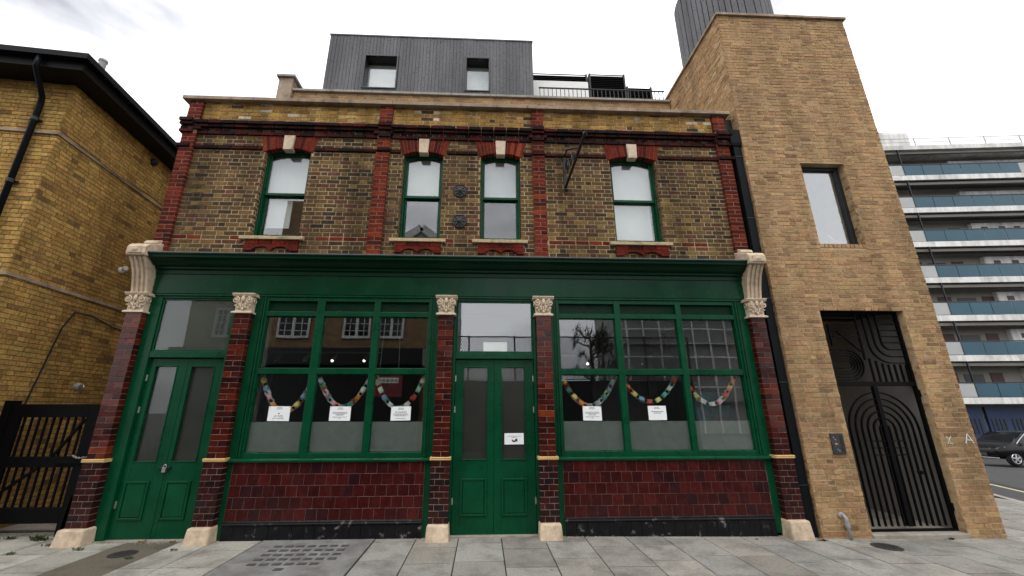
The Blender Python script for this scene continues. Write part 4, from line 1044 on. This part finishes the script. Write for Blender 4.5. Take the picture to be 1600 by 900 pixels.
m = MB(); q = [FSd.p(.05, 0, -.03), FSd.p(9, 0, -.03), FSd.p(9, 0, -5), FSd.p(.05, 0, -5)]; m.prismz([(p.x, p.y) for p in q], 0, 6.9); m.build('core', K['mortar_dark'], HO)
for z in (3.45, 5.78):
    m = MB()
    for F_, a, b in ((FSd, -.03, 7), (FFr, -1, 4.0)):
        m.add([F_.p(a, z, -.01), F_.p(b, z, -.01), F_.p(b, z+.05, -.01), F_.p(a, z+.05, -.01), F_.p(a, z, .028), F_.p(b, z, .028), F_.p(b, z+.05, .022), F_.p(a, z+.05, .022)], [(4, 5, 6, 7), (0, 1, 5, 4), (2, 3, 7, 6), (1, 2, 6, 5), (3, 0, 4, 7)])
    m.build('string_course', K['coping'], HO)
# eaves: soffit, fascia, gutter, hipped roof
ov = .36
def eave(o): return [cor_+dF*6+FFr.n*o, cor_+FFr.n*o+FSd.n*o, cor_+dS*8+FSd.n*o]
for nm, o0, o1, z0, z1, mt in (('soffit', -.3, ov, 6.74, 6.78, 'soffit'), ('fascia_board', ov, ov+.03, 6.72, 6.93, 'soffit'), ('gutter', ov+.03, ov+.14, 6.86, 6.955, 'blackpipe')):
    A, B = eave(o0), eave(o1); m = MB()
    for i in range(2): m.prismz([(p.x, p.y) for p in (A[i], A[i+1], B[i+1], B[i])], z0, z1)
    m.build(nm, K[mt], HO)
A = eave(ov+.06); c2 = cor_+dF*5+dS*6; m = MB()
rid = cor_+dF*3.2+dS*3.2+Vector((0, 0, 8.5)); rid2 = cor_+dF*3.2+dS*8+Vector((0, 0, 8.5)); rid0 = cor_+dF*6+dS*3.2+Vector((0, 0, 8.5))
Z = Vector((0, 0, 6.93)); m.add([A[0]+Z, A[1]+Z, A[2]+Z, rid, rid2, rid0], [(0, 1, 3, 5), (1, 2, 4, 3)]); m.build('roof', K['soffit'], HO)
# downpipe on its front
def fp(u, z, n): return FFr.p(4-u, z, n)
m = MB(); m.tube([fp(.18+.0, 6.86, ov+.085), fp(.18, 6.66, ov+.085), fp(.30, 6.38, .1), fp(.33, 6.25, .06), fp(.33, 0, .06)], .038, 10); dp = m.build('downpipe', K['blackpipe'], HO, smooth='all')
for z in (6.0, 4.9, 3.8):
    m = MB(); m.tube([fp(.33, z-.03, .06), fp(.33, z+.03, .06)], .047, 10); m.bar(fp(.26, z, .02), fp(.40, z, .02), .02, .03); m.build('pipe_clip', K['black'], dp)
m = MB(); m.tube([Vector((-6.95, .05, 7.0)), Vector((-6.95, .05, 7.66))], .055, 12); m.tube([Vector((-6.95, .05, 7.66)), Vector((-6.95, .05, 7.70))], .065, 12); m.build('flue_pipe', K['galv'], HO, smooth=True)
m = MB(); p = FSd.p(1.9, 6.58, .0); m.lathe([(.075, 0), (.075, .04), (.05, .07), (.02, .06)], p, 'x', 12); m.build('vent_cowl', K['black'], HO)
t = thing('security_camera', 'white security camera fixed to left brick house near bracket', 'camera', FSd.p(1.86, 4.18, 0))
p = FSd.p(1.86, 4.18, 0)
m = MB(); m.lathe([(.06, 0), (.06, .03), (.035, .05)], p, 'x', 12); m.build('mount', K['white'], t)
m = MB(); m.tube([p+Vector((.04, 0, 0)), p+Vector((.10, -.02, .03)), p+Vector((.13, -.05, .02))], .02, 8); m.build('arm', K['white'], t)
m = MB(); m.tube([p+Vector((.08, .0, .03)), p+Vector((.24, -.16, -.02))], .045, 10, [.05, .035]); m.build('housing', K['white'], t, smooth=True)
p = FSd.p(1.65, 2.0, 0); t = thing('bulkhead_lamp', 'small round steel lamp on left brick house above the black gate', 'lamp', p)
m = MB(); m.lathe([(.07, 0), (.07, .03), (.055, .06), (.03, .085)], p, 'x', 14); m.build('body', K['galv'], t, smooth=True)
m = MB(); m.lathe([(.045, .06), (.04, .09), (.02, .1)], p+Vector((.0, 0, 0)), 'x', 12); m.build('lens', K['chrome'], t, smooth=True)
m = MB(); w3 = [FSd.p(u, z, .015) for u, z in ((.85, 1.7), (.95, 2.3), (1.05, 2.9), (1.2, 3.2), (1.5, 3.22), (2.0, 3.12), (2.8, 3.08))]; m.tube(w3, .012, 6)
tag(m.build('wall_cable', K['black']), 'dark cable looping up the side wall of left brick house', 'cable')
m = MB(); w3 = [FSd.p(u, z, .04) for u, z in ((0, 5.85), (1.2, 5.80), (2.0, 5.87), (3, 5.83))]; m.tube(w3, .006, 5)
tag(m.build('wall_cable', K['black']), 'thin cable sagging along the upper string course of left house', 'cable')

# ------------------------------------------------------------------ black yard gate
YG = thing('yard_gate', 'black slatted steel yard gate between left brick house and the pub', 'gate', (-6.1, .25, 0))
gx0, gx1, gy = -6.72, -5.53, .25
m = MB(); m.box(gx0, gx0+.13, gy-.03, gy+.03, .17, 1.70); m.box(gx1-.13, gx1, gy-.03, gy+.03, .05, 1.70)
m.box(gx0+.13, gx1-.13, gy-.029, gy+.029, 1.52, 1.70); m.box(gx0+.13, gx1-.13, gy-.029, gy+.029, .86, 1.0); m.box(gx0+.13, gx1-.13, gy-.029, gy+.029, .17, .36); m.build('gate_frame', K['blackgate'], YG, bevel=.004)
for i in range(9):
    x = gx0+.13+(i+.7)*(gx1-gx0-.26)/9.4
    m = MB(); m.bar((x, gy, .36), (x, gy, .86), .022); m.build('bar', K['blackgate'], YG); m = MB(); m.bar((x, gy, 1.0), (x, gy, 1.52), .022); m.build('bar', K['blackgate'], YG)
m = MB(); m.bar((gx1-.45, gy-.02, 1.0), (gx1-.14, gy-.02, 1.5), .03); m.build('brace', K['blackgate'], YG)
m = MB(); m.bar((gx0+.14, gy-.02, .5), (gx0+.6, gy-.02, .86), .03); m.build('brace', K['blackgate'], YG)
m = MB(); m.bar((gx1-.06, gy-.05, .02), (gx1-.03, gy-.05, .5), .05); m.bar((gx1-.36, gy-.045, .93), (gx1+.05, gy-.045, .93), .035); build_each(m, 'drop_bolt', K['blackgate'], YG)
m = MB(); m.box(gx1+.01, gx1+.14, .2, .34, 0, 1.7); m.box(gx0-.12, gx0-.01, .2, .34, 0, 1.75); build_each(m, 'post', K['blackgate'], YG, bevel=.004)
m = MB(); pts = [(gx1-.14+.3*s, gy-.07-.05*math.sin(math.pi*s), 1.02-.03*math.sin(math.pi*s)) for s in [i/12 for i in range(13)]]
for i, (p, q) in enumerate(zip(pts, pts[1:])):
    c = (Vector(p)+Vector(q))/2; e = (Vector(q)-Vector(p)).normalized(); f = Vector((0, 0, 1)) if i % 2 else Vector((0, 1, 0))
    m.tube([c+e*.017*math.cos(a)+f*.01*math.sin(a) for a in [k*math.pi/4 for k in range(8)]], .004, 5, closed=True)
tag(m.build('security_chain', K['galv']), 'short steel chain round the end of the black yard gate', 'chain')

# ================================================================== rooftop
PW = thing('parapet_wall', 'low buff brick parapet with stone coping set back on the pub roof', 'wall', (0, 2.0, 6.5))
FPp = Frame((0, 2.0, 0), (1, 0, 0))
m = MB(); m.box(-4.62, 4.53, 2.004, 2.2, 6.5, 8.92); pw = m.build('wall', K['mortar_buff'], PW)
finish_bricks(lay(FPp, -4.62, 4.53, 7.85, 8.92, .0765, 'mix', t_buff, (), jt=.002, seed=41), pw, K['brick_buff'], 'brick', 150, lambda x, y: y < 175)
x = -4.66
while x < 4.53:
    x1 = min(x+.95, 4.535); m = MB(); m.box(x+.004, x1-.004, 1.94, 2.26, 8.92, 8.98); m.build('coping_stone', K['concrete'], PW, bevel=.004); x = x1
CP = thing('chimney_pier', 'short stone capped brick pier at left end of rooftop parapet', 'chimney', (-4.75, 2.1, 6.5))
m = MB(); m.box(-4.95, -4.63, 1.9, 2.8, 6.5, 9.24); m.build('shaft', K['coping'], CP, bevel=.004); m = MB(); m.box(-5.0, -4.57, 1.85, 2.85, 9.24, 9.30); m.build('cap', K['concrete'], CP, bevel=.004)
RX = thing('roof_extension', 'grey vertical timber clad box with two windows on the pub roof', 'roof extension', (-1.5, 2.8, 8))
dx0, dx1, dy = -4.35, 1.26, 2.8
dh = [(-3.31, -2.47, 9.86, 10.94), (-.565, .04, 9.86, 10.97)]
m = MB(); m.box(dx0+.02, dx1-.02, dy+.5, 6.4, 7.5, 11.62); m.box(dx0+.02, dx1-.02, dy+.02, dy+.5, 7.5, 9.86); m.box(dx0+.02, dx1-.02, dy+.02, dy+.5, 10.97, 11.62)
m.box(dx0+.02, -3.31, dy+.02, dy+.5, 9.86, 10.97); m.box(-2.47, -.565, dy+.02, dy+.5, 9.86, 10.97); m.box(.04, dx1-.02, dy+.02, dy+.5, 9.86, 10.97); m.build('body', K['dark'], RX)
m = MB(); x = dx0; r = random.Random(8)
while x < dx1-.02:
    b = min(x+.092, dx1); yj = r.uniform(0, .006)
    segs = [(7.5, 11.62)]
    for h in dh:
        if h[0]-.04 < (x+b)/2 < h[1]+.04: segs = [(7.5, h[2]), (h[3], 11.62)]
    for z0, z1 in segs: m.box(x+.004, b-.004, dy-yj, dy+.02, z0, z1)
    x = b
m.build('timber_board', K['timber'], RX, kind='stuff')
m = MB(); y = dy
while y < 6.2: m.box(dx0-.005, dx0+.02, y+.006, y+.082, 7.5, 11.62); m.box(dx1-.02, dx1+.005, y+.006, y+.082, 7.5, 11.62); y += .088
m.build('timber_board', K['timber'], RX, kind='stuff')
m = MB(); m.box(dx0-.02, dx1+.02, dy-.02, 6.4, 11.62, 11.66); m.build('roof_trim', K['timber'], RX)
for h in dh:
    m = MB(); frame_rect(m, h[0]-.04, h[1]+.04, h[2]-.02, h[3]+.02, dy-.03, dy+.35, .035, .035, .03, .035); wn = m.build('window', K['dark'], RX)
    m = MB(); m.box(h[0], h[1], dy+.2, dy+.206, h[2]+.01, h[3]-.01); m.build('pane', K['glass_tower'], wn); m = MB(); m.box(h[0], h[1], dy+.3, dy+.31, h[2], h[3]); m.build('blind', K['white'], wn)
# louvred plant screens, white panel and railing
def louvre(x0, x1, z0, z1, y, label):
    t = thing('louvre_screen', label, 'louvre screen', ((x0+x1)/2, y, z0)); m = MB(); m.box(x0, x1, y+.06, y+.4, z0, z1-.02); m.box(x0, x0+.05, y-.02, y+.06, z0, z1); m.box(x1-.05, x1, y-.02, y+.06, z0, z1)
    m.build('housing', K['dark'], t)
    z = z0+.03
    while z < z1:
        m = MB(); m.hexa([(x0+.051, y-.01, z), (x1-.051, y-.01, z), (x1-.051, y+.055, z+.03), (x0+.051, y+.055, z+.03), (x0+.051, y-.01, z+.012), (x1-.051, y-.01, z+.012), (x1-.051, y+.055, z+.042), (x0+.051, y+.055, z+.042)]); m.build('slat', K['blackpipe'], t); z += .07
louvre(1.22, 3.17, 9.0, 11.86, 4.1, 'wide black louvred plant screen beside the timber roof box')
louvre(3.19, 4.34, 9.0, 11.80, 4.0, 'tall black louvred plant screen in the middle of the roof')
louvre(4.36, 5.16, 9.0, 11.34, 4.0, 'lower black louvred plant screen nearest the brick tower')
m = MB(); m.box(1.28, 3.03, 3.6, 3.64, 10.1, 11.08); tag(m.build('roof_panel', K['white'], bevel=.01), 'plain white panel in front of the wide roof louvres', 'panel')
RL = thing('roof_railing', 'thin black railing along the rooftop parapet beside timber box', 'railing', (2.8, 2.1, 8.98))
m = MB(); m.box(1.30, 4.52, 2.13, 2.16, 9.40, 9.425); m.build('top_rail', K['dark'], RL)
x = 1.32
while x < 4.52:
    m = MB(); m.box(x, x+.014, 2.138, 2.152, 8.98, 9.40); m.build('baluster', K['dark'], RL); x += .105
RT_ = thing('roof_tower', 'round cornered grey timber clad tower rising behind the brick tower', 'roof tower', (6.7, 2.6, 8.9))
m = MB(); cxr, cyr, rr = 7.4, 3.4, 1.2
n = 46
for k in range(n):
    a0, a1 = 2*math.pi*k/n, 2*math.pi*(k+1)/n-.02
    P = lambda a, r_: (cxr+r_*math.copysign(abs(math.cos(a))**.8, math.cos(a)), cyr+r_*math.copysign(abs(math.sin(a))**.8, math.sin(a)))
    q = [P(a0, rr), P(a1, rr), P(a1, rr-.04), P(a0, rr-.04)]; m.prismz(q, 8.5, 14.5)
m.build('timber_board', K['timber'], RT_, kind='stuff'); m = MB(); m.lathe([(rr-.04, 8.5), (rr-.04, 14.48)], (cxr, cyr, 0), n=32); m.build('core', K['dark'], RT_)

# ================================================================== block of flats
BL = thing('apartment_block', 'long white block of flats with blue balcony panels behind the tower', 'building', (40, 21, 0))
ca, sa = math.cos(R(-5)), math.sin(R(-5)); bo = Vector((33.5, 22.3, 0)); bu = Vector((ca, sa, 0)); bn = Vector((sa, -ca, 0))
def bb(m, u0_, u1_, n0, n1, z0, z1):   # n outward to the viewer
    q = [bo+bu*u0_+bn*n0, bo+bu*u1_+bn*n0, bo+bu*u1_+bn*n1, bo+bu*u0_+bn*n1]; m.prismz([(p.x, p.y) for p in q], z0, z1); return m
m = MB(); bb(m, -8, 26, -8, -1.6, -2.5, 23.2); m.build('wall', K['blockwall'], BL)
m = MB(); bb(m, -8, 26, -1.62, .12, 23.1, 23.35); bb(m, -8, 26, -8, .12, 23.35, 23.5); m.build('roof_slab', K['blockwhite'], BL)
m = MB(); bb(m, -2.5, 4.2, -3.5, -.6, 23.5, 25.7); m.build('lift_housing', K['blockwhite'], BL, bevel=.5)
m = MB(); bb(m, -8, 26, -.02, .01, 24.25, 24.285); bb(m, -8, 26, -.02, .01, 23.9, 23.92)
for i in range(12): bb(m, -8+i*2.9, -8+i*2.9+.05, -.02, .02, 23.5, 24.3)
build_each(m, 'roof_rail', K['blockgrey'], BL)
K['redoor'] = pmat('dark_red_door', (.05, .015, .012), .6)
for f in range(7):
    z = 2.05+f*3.02
    m = MB(); bb(m, -8, 26, -.05, .1, z-.02, z+.42); m.build('slab_edge', K['blockwhite'], BL)
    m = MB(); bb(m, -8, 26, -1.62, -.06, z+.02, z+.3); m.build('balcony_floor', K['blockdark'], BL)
    m = MB(); bb(m, -8, 26, .02, .08, z+1.42, z+1.50); m.build('hand_rail', K['dark'], BL)
    u = -9.8; k = 0
    m3 = MB()
    while u < 20:
        grey = k % 7 == 0; wd = 1.2 if grey else 1.55
        m = MB(); bb(m, u+.025, u+wd-.025, .03, .06, z+.47, z+1.40); m.build('balcony_panel', K['balgrey'] if grey else K['blue'], BL)
        if grey: bb(m3, u+wd-.03, u+wd+.03, -.02, .09, z+.42, z+3.0)
        u += wd; k += 1
    build_each(m3, 'balcony_post', K['dark'], BL)
    if f < 7:
        for j, (u_, w_, mt, h0, h1) in enumerate(((1.6, 1.0, 'redoor', .3, 2.3), (3.1, 1.4, 'dark', 1.1, 2.2), (5.0, .9, 'redoor', .3, 2.3))):
            u2 = u_+(f % 3)*.7
            m = MB(); bb(m, u2, u2+w_, -1.62, -1.56, z+h0, z+h1); m.build('flat_door' if mt == 'redoor' else 'flat_window', K[mt], BL)
        m = MB(); bb(m, 7.3, 16, -1.6, -1.3, z+.3, z+2.6); lw = m.build('lobby_wall', K['blockwhite'], BL)
        for q in (8.0, 9.4, 10.6, 11.5): m = MB(); bb(m, q, q+.5, -1.3, -1.27, z+1.9, z+2.25); m.build('small_window', K['dark'], lw)
        m = MB(); bb(m, -8, 26, -.35, -.15, z+2.68, z+2.9); m.build('beam', K['blockwall'], BL)
m = MB()
for i in range(7): bb(m, -6+i*3.2, -6+i*3.2+2.9, -1.55, -1.4, -2.3, 1.85)
gds = build_each(m, 'garage_door', K['bluedoor'], BL)
for i in range(7):
    for j in range(9):
        if j == 4: continue
        m = MB(); bb(m, -6+i*3.2+.2+j*.29, -6+i*3.2+.33+j*.29, -1.4, -1.37, -.1, 1.0); m.build('grille_slot', K['dark'], gds[i])
m = MB(); bb(m, 5.55, 6.05, -.0, .03, 1.55, 1.85); m.build('wall_sign', K['white'], BL, label='small white notice on the blue ground floor of the flats')

# ------------------------------------------------------------------ parked car
CA = thing('parked_car', 'black car with silver wheels parked on the side road in front of flats', 'car', (25.3, 13.2, -.83))
hd = Vector((-1, .02, 0)).normalized(); sdv = Vector((-.02, -1, 0)).normalized()   # heading left, near side towards the viewer
CO = Vector((25.32, 13.2, -.83))
def cp(l, s, z): return CO+hd*l+sdv*s+Vector((0, 0, z))
st = [(-2.1, .35, .72, .98, .70, .78), (-1.95, .28, .62, 1.02, .80, .84), (-1.4, .25, .55, 1.42, .84, .88), (-.6, .24, .52, 1.49, .86, .90), (.2, .24, .52, 1.48, .86, .90), (.75, .24, .52, 1.28, .86, .90), (1.15, .24, .53, 1.0, .86, .90), (1.6, .25, .55, .93, .84, .89), (1.95, .28, .58, .82, .78, .84), (2.12, .34, .6, .70, .66, .72)]
vs = []; fs = []
for l, z0, zb, zt, wt, wb in st:
    belt = min(zt-.02, .95)
    roofw = wt*.78 if zt > 1.1 else wt*.97
    ringp = [(wb*.9, z0), (wb, zb), (wb*.985, belt*.9), (wt*.97, belt), (roofw, zt-.05 if zt > 1.1 else zt-.015), (roofw*.8, zt)]
    ring = [cp(l, s, z) for s, z in ringp]+[cp(l, -s, z) for s, z in ringp[::-1]]; vs += ring
n = 12
for i in range(len(st)-1):
    for j in range(n): fs.append((i*n+j, i*n+(j+1) % n, (i+1)*n+(j+1) % n, (i+1)*n+j))
fs += [tuple(range(n)), tuple(range((len(st)-1)*n, len(st)*n))]
m = MB(); m.add(vs, fs); body = m.build('body', K['carpaint'], CA, smooth='all')
md = body.modifiers.new('sub', 'SUBSURF'); md.levels = 2; md.render_levels = 2
for l in (-1.3, 1.32):
    for s in (1, -1):
        c = cp(l, s*.78, .33); m = MB(); ang = [2*math.pi*k/24 for k in range(24)]
        m.tube([c+hd*.25*math.cos(a)+Vector((0, 0, .25*math.sin(a))) for a in ang], .085, 10, closed=True)
        wh = m.build('wheel', K['tyre'], CA, smooth='all'); co = cp(l, s*.86, .33); m = MB()
        m.tube([co+hd*.2*math.cos(a)+Vector((0, 0, .2*math.sin(a))) for a in ang], .02, 6, closed=True)
        for k in range(5):
            a = k*2*math.pi/5+.3; e = co+hd*.19*math.cos(a)+Vector((0, 0, .19*math.sin(a))); m.bar(co+sdv*.01*s, e, .06, .03, tuple(sdv))
        m.tube([co, co+sdv*s*.03], .05, 10); m.build('rim', K['alloy'], wh)
        ca_ = cp(l, s*.83, .36); m = MB(); m.tube([ca_-sdv*s*.1, ca_-sdv*s*.02], .36, 20); m.build('wheel_arch', K['black'], CA)
for s in (1, -1):
    m = MB(); m.add([cp(1.62, s*.86, .74), cp(1.98, s*.76, .68), cp(2.07, s*.52, .66), cp(2.03, s*.52, .76), cp(1.92, s*.72, .79), cp(1.66, s*.84, .83)], [(0, 1, 2, 3, 4, 5)])
    m.build('headlight', K['headlight'], CA)
    P = [cp(.98, s*.845, .97), cp(.35, s*.715, 1.40), cp(-.4, s*.70, 1.44), cp(-1.2, s*.70, 1.38), cp(-1.5, s*.83, .99)]
    m = MB(); m.add(P, [(0, 1, 2, 3, 4)]); m.build('side_window', K['carglass'], CA)
    if s == 1: m = MB(); m.tube([cp(1.08, s*.85, .965), cp(.75, s*.79, 1.18), cp(.35, s*.73, 1.42), cp(-.4, s*.715, 1.46), cp(-1.2, s*.715, 1.40)], .018, 6); m.build('window_trim', K['alloy'], CA)
    m = MB(); m.blob(cp(.72, s*1.0, 1.0), .09, .09, .07, 8, 5); m.build('wing_mirror', K['carpaint'], CA, smooth='all')
m = MB(); m.add([cp(1.13, .74, .985), cp(1.13, -.74, .985), cp(.42, -.62, 1.43), cp(.42, .62, 1.43)], [(0, 1, 2, 3)]); m.build('windscreen', K['carglass'], CA)
m = MB(); m.hexa([cp(2.08, .45, .42), cp(2.08, -.45, .42), cp(2.14, -.45, .42), cp(2.14, .45, .42), cp(2.08, .45, .58), cp(2.08, -.45, .58), cp(2.13, -.45, .58), cp(2.13, .45, .58)]); m.build('grille', K['black'], CA)
m = MB(); m.bar(cp(2.02, .8, .36), cp(2.15, .3, .36), .03); m.bar(cp(2.15, .3, .36), cp(2.15, -.3, .36), .03); m.build('bumper_trim', K['alloy'], CA)

# ================================================================== across the street (seen mirrored in the windows)
K['oppbrick'] = pmat('opposite_brick', (.27, .18, .1), .9, .3, 4, .2)
OH = thing('opposite_house', 'brown brick house with white windows mirrored in the left shop window', 'house', (-8, -13, 0))
m = MB(); m.box(-14, -2.8, -17, -13, -.05, 8.2); m.build('wall', K['oppbrick'], OH)
m = MB(); m.prism([(-12.8, 8.2), (-17.2, 8.2), (-15, 10.2)], lambda y, z: (-14.2, y, z), lambda y, z: (-2.6, y, z)); m.build('roof', K['iron'], OH)
m = MB(); m.box(-10.5, -8.2, -15, -13.02, 8.2, 12.3); m.build('chimney_stack', K['oppbrick'], OH)
m = MB(); m.box(-13.8, -3.0, -12.98, -12.8, 0, 3.6); m.build('dark_reflection_box', K['dark'], OH)  # added dark box, keeps the view mirrored in the lower shop panes dark
m = MB(); m.box(-14, -2.8, -12.98, -12.2, 3.6, 4.35); m.build('canopy', K['dark'], OH)
for (x0, x1) in ((-12.7, -11.6), (-9.8, -8.3), (-6.72, -5.45), (-5.05, -3.85)):
    m = MB(); frame_rect(m, x0, x1, 4.9, 6.3, -13.0, -12.9, .1, .1, .12, .1); m.box((x0+x1)/2-.06, (x0+x1)/2+.06, -12.99, -12.91, 4.9, 6.3)
    for z in (5.25, 5.6, 5.95): m.box(x0, x1, -12.99, -12.93, z, z+.03)
    for q in (.25, .75): m.box(x0+(x1-x0)*q-.015, x0+(x1-x0)*q+.015, -12.99, -12.93, 4.9, 6.3)
    wn = m.build('window', K['white'], OH); m = MB(); m.box(x0, x1, -12.999, -12.97, 4.9, 6.3); m.build('pane', K['carglass'], wn)
CF = thing('mesh_fence', 'tall wire mesh fence on posts mirrored in the centre fanlight', 'fence', (2, -12, 0))
for x in (-2.5, -.7, 1.38, 3.4, 5.4, 7.4, 9.4):
    m = MB(); m.bar((x, -12, 0), (x, -12, 4.9), .07); m.build('post', K['iron'], CF)
m = MB(); m.bar((-2.5, -12, 4.85), (9.4, -12, 4.85), .05); m.bar((-2.5, -12, 2.95), (9.4, -12, 2.95), .03); m.build('rail', K['iron'], CF)
m = MB(); x = -2.5-1.3
while x < 9.4:
    for s in (1, -1):
        p = [max(-2.5, x), min(9.4, x+1.25)]
        a = (x, 2.97) if s == 1 else (x, 4.83); b = (x+1.2, 4.83) if s == 1 else (x+1.2, 2.97)
        if a[0] >= -2.5 and b[0] <= 9.4: m.bar((a[0], -12, a[1]), (b[0], -12, b[1]), .016)
    x += .11
m.build('wire_mesh', K['iron'], CF, kind='stuff')
m = MB(); m.box(-2.6, 9.5, -12.3, -12.05, -.05, 2.9); m.build('base_wall', K['dark'], CF)
TR = thing('spiky_tree', 'dark spiky leaved tree mirrored in the right shop window', 'tree', (5.4, -14, 0))
m = MB(); m.tube([(5.4, -14, 0), (5.3, -14, 2), (5.45, -14, 3.6), (5.4, -14, 5.2)], .1, 8, [.16, .13, .1, .05])
r = random.Random(3); tips = []
for k in range(22):
    z = r.uniform(2.4, 5.2); a = r.uniform(0, 6.28); l = r.uniform(.5, 1.5)*(1-.14*(z-2.4)); e = Vector((5.4+l*math.cos(a), -14+l*math.sin(a), z+r.uniform(.2, .7))); tips.append(e)
    m.tube([(5.4, -14, z), tuple(Vector((5.4, -14, z)).lerp(e, .5)+Vector((0, 0, -.05))), tuple(e)], .03, 6, [.05, .035, .015])
m.build('trunk', K['bark'], TR, smooth='all'); m = MB(); tips.append(Vector((5.4, -14, 5.4)))
for e in tips:
    for q in range(46):
        d_ = Vector((r.gauss(0, 1), r.gauss(0, 1), r.gauss(.25, .8))).normalized(); l = r.uniform(.3, .6); c = e+Vector((r.gauss(0, .12), r.gauss(0, .12), r.gauss(0, .12))); s_ = d_.cross(Vector((.3, .2, 1))).normalized()*.034
        m.add([c-s_, c+s_, c+d_*l-Vector((0, 0, .05))], [(0, 1, 2)])
m.build('crown', K['leafdark'], TR, recalc=False)
SB = thing('scaffolded_block', 'dark block wrapped in scaffold poles mirrored in the right shop window', 'building', (15, -24, 0))
m = MB(); m.box(10.8, 22, -32, -24.4, -.05, 10.5); m.build('wall', K['blockgrey'], SB)
for i in range(9):
    m = MB(); m.tube([(11+i*1.3, -24, 0), (11+i*1.3, -24, 11.5)], .07, 6); m.build('pole', K['white'], SB)
for j in range(6):
    m = MB(); m.tube([(10.7, -24, 1.1*j+3.3), (22, -24, 1.1*j+3.3)], .06, 6); m.build('ledger', K['white'], SB)
    m = MB(); m.box(10.8, 22, -24.35, -23.95, 2.2*j+2.2, 2.2*j+2.24); m.build('deck_board', K['bark'], SB)
GH = thing('gabled_house', 'grey gabled house with roof railing mirrored in second sash window', 'house', (-4, -18, 0))
m = MB(); m.prismy([(-6.5, 0), (-1.8, 0), (-1.8, 11.2), (-4.2, 13.1), (-6.5, 11.6)], -24, -18); m.build('wall', K['blockgrey'], GH)
m = MB()
for p, q in (((-6.9, 11.35), (-4.2, 13.25)), ((-4.2, 13.25), (-1.4, 11.0))): m.bar((p[0], -18, p[1]), (q[0], -18, q[1]), .5, .25, (0, 1, 0))
build_each(m, 'barge_board', K['white'], GH)
m = MB(); m.bar((-6.5, -17.2, 12.1), (-1.0, -17.2, 12.1), .05)
for i in range(22): m.bar((-6.5+i*.25, -17.2, 10.9), (-6.5+i*.25, -17.2, 12.1), .025)
m.build('railing', K['dark'], GH)

# ================================================================== weeds and leaves
def tuft(x, y, s, label, seed, n=26, mat='leaf'):
    r = random.Random(seed); m = MB()
    for k in range(n):
        a = r.uniform(0, 6.28); l = s*r.uniform(.5, 1); c = Vector((x+r.gauss(0, s*.5), y+r.gauss(0, s*.22), gz(x)-.004)); d_ = Vector((math.cos(a)*.7, math.sin(a)*.5, r.uniform(.5, 1.3))).normalized(); sd_ = Vector((-math.sin(a), math.cos(a), 0))*l*.14
        m.add([c-sd_*.4, c+sd_*.4, c+d_*l*.55+sd_, c+d_*l+Vector((0, 0, -.2*l)), c+d_*l*.55-sd_], [(0, 1, 2, 3, 4)])
    tag(m.build('weed', K[mat], recalc=False), label, 'weed', 'weeds in the pavement joints')
tuft(-5.75, .12, .11, 'largest leafy weed below the black yard gate', 1, 60)
tuft(-6.15, .18, .07, 'low weed at pavement edge near the far end of yard gate', 2, 30)
tuft(-5.35, -.12, .06, 'weed beside the leftmost stone base block', 3, 30)
tuft(-4.85, -.30, .06, 'grass tuft between slabs in front of left green doors', 4, 26)
tuft(-3.72, -.36, .05, 'small grass tuft in slab joint right of brown tarmac strip', 5, 22)
tuft(-4.0, -.62, .05, 'flat weed along right edge of brown tarmac strip', 6, 30)
tuft(-5.5, -.42, .06, 'weed in slab joint at left edge of picture', 7, 30)
tuft(4.48, -.22, .045, 'mossy weed at foot of black downpipe', 8, 40)
tuft(6.3, -.17, .05, 'moss tuft on the step below arched gate', 9, 40)
tuft(3.62, -.16, .03, 'dry sprig on slabs beneath right shop window', 10, 18, 'deadleaf')
def leaf(x, y, z, s, label, seed):
    r = random.Random(seed); m = MB(); a = r.uniform(0, 6.28); n = 8; vs = [(x, y, z+s*.25)]
    for k in range(n):
        b = a+k*2*math.pi/n; q = s*(1 if k % 2 == 0 else .6); vs.append((x+q*math.cos(b), y+q*.7*math.sin(b), z+s*.2*math.sin(2*b)+s*.22))
    m.add(vs, [(0, 1+k, 1+(k+1) % n) for k in range(n)]); tag(m.build('dead_leaf', K['deadleaf'], recalc=False), label, 'leaf', 'dead leaves on the pavement')
leaf(-4.33, -.03, 0, .07, 'curled brown leaf at foot of left green doors', 1); leaf(-3.95, -.03, 0, .05, 'small brown leaf beside second stone base block', 2)
leaf(4.45, -.2, -.03, .04, 'yellowish leaf at foot of the black downpipe', 3)

r = random.Random(77); m = MB()      # chips and grit swept against the wall foot
for k in range(260):
    x = r.choice([r.uniform(-3.4, -.8), r.uniform(1.1, 4.05), r.uniform(4.6, 7.1), r.uniform(-4.9, -3.7)]); y = -.03-abs(r.gauss(0, .035))-(.1 if x > 4.5 else 0); q = r.uniform(.003, .011); z = gz(x)
    m.add([(x-q, y-q*.6, z), (x+q, y-q*.5, z), (x+q*.3, y+q, z), (x, y, z+q*1.1)], [(0, 1, 3), (1, 2, 3), (2, 0, 3)])
o = m.build('grit', K['concrete'], recalc=False, kind='stuff'); o['label'] = 'pale chips and grit swept against the foot of the walls'; o['category'] = 'grit'
scene.render.engine = 'CYCLES'
scene.cycles.max_bounces = 8; scene.cycles.transparent_max_bounces = 16; scene.cycles.glossy_bounces = 4
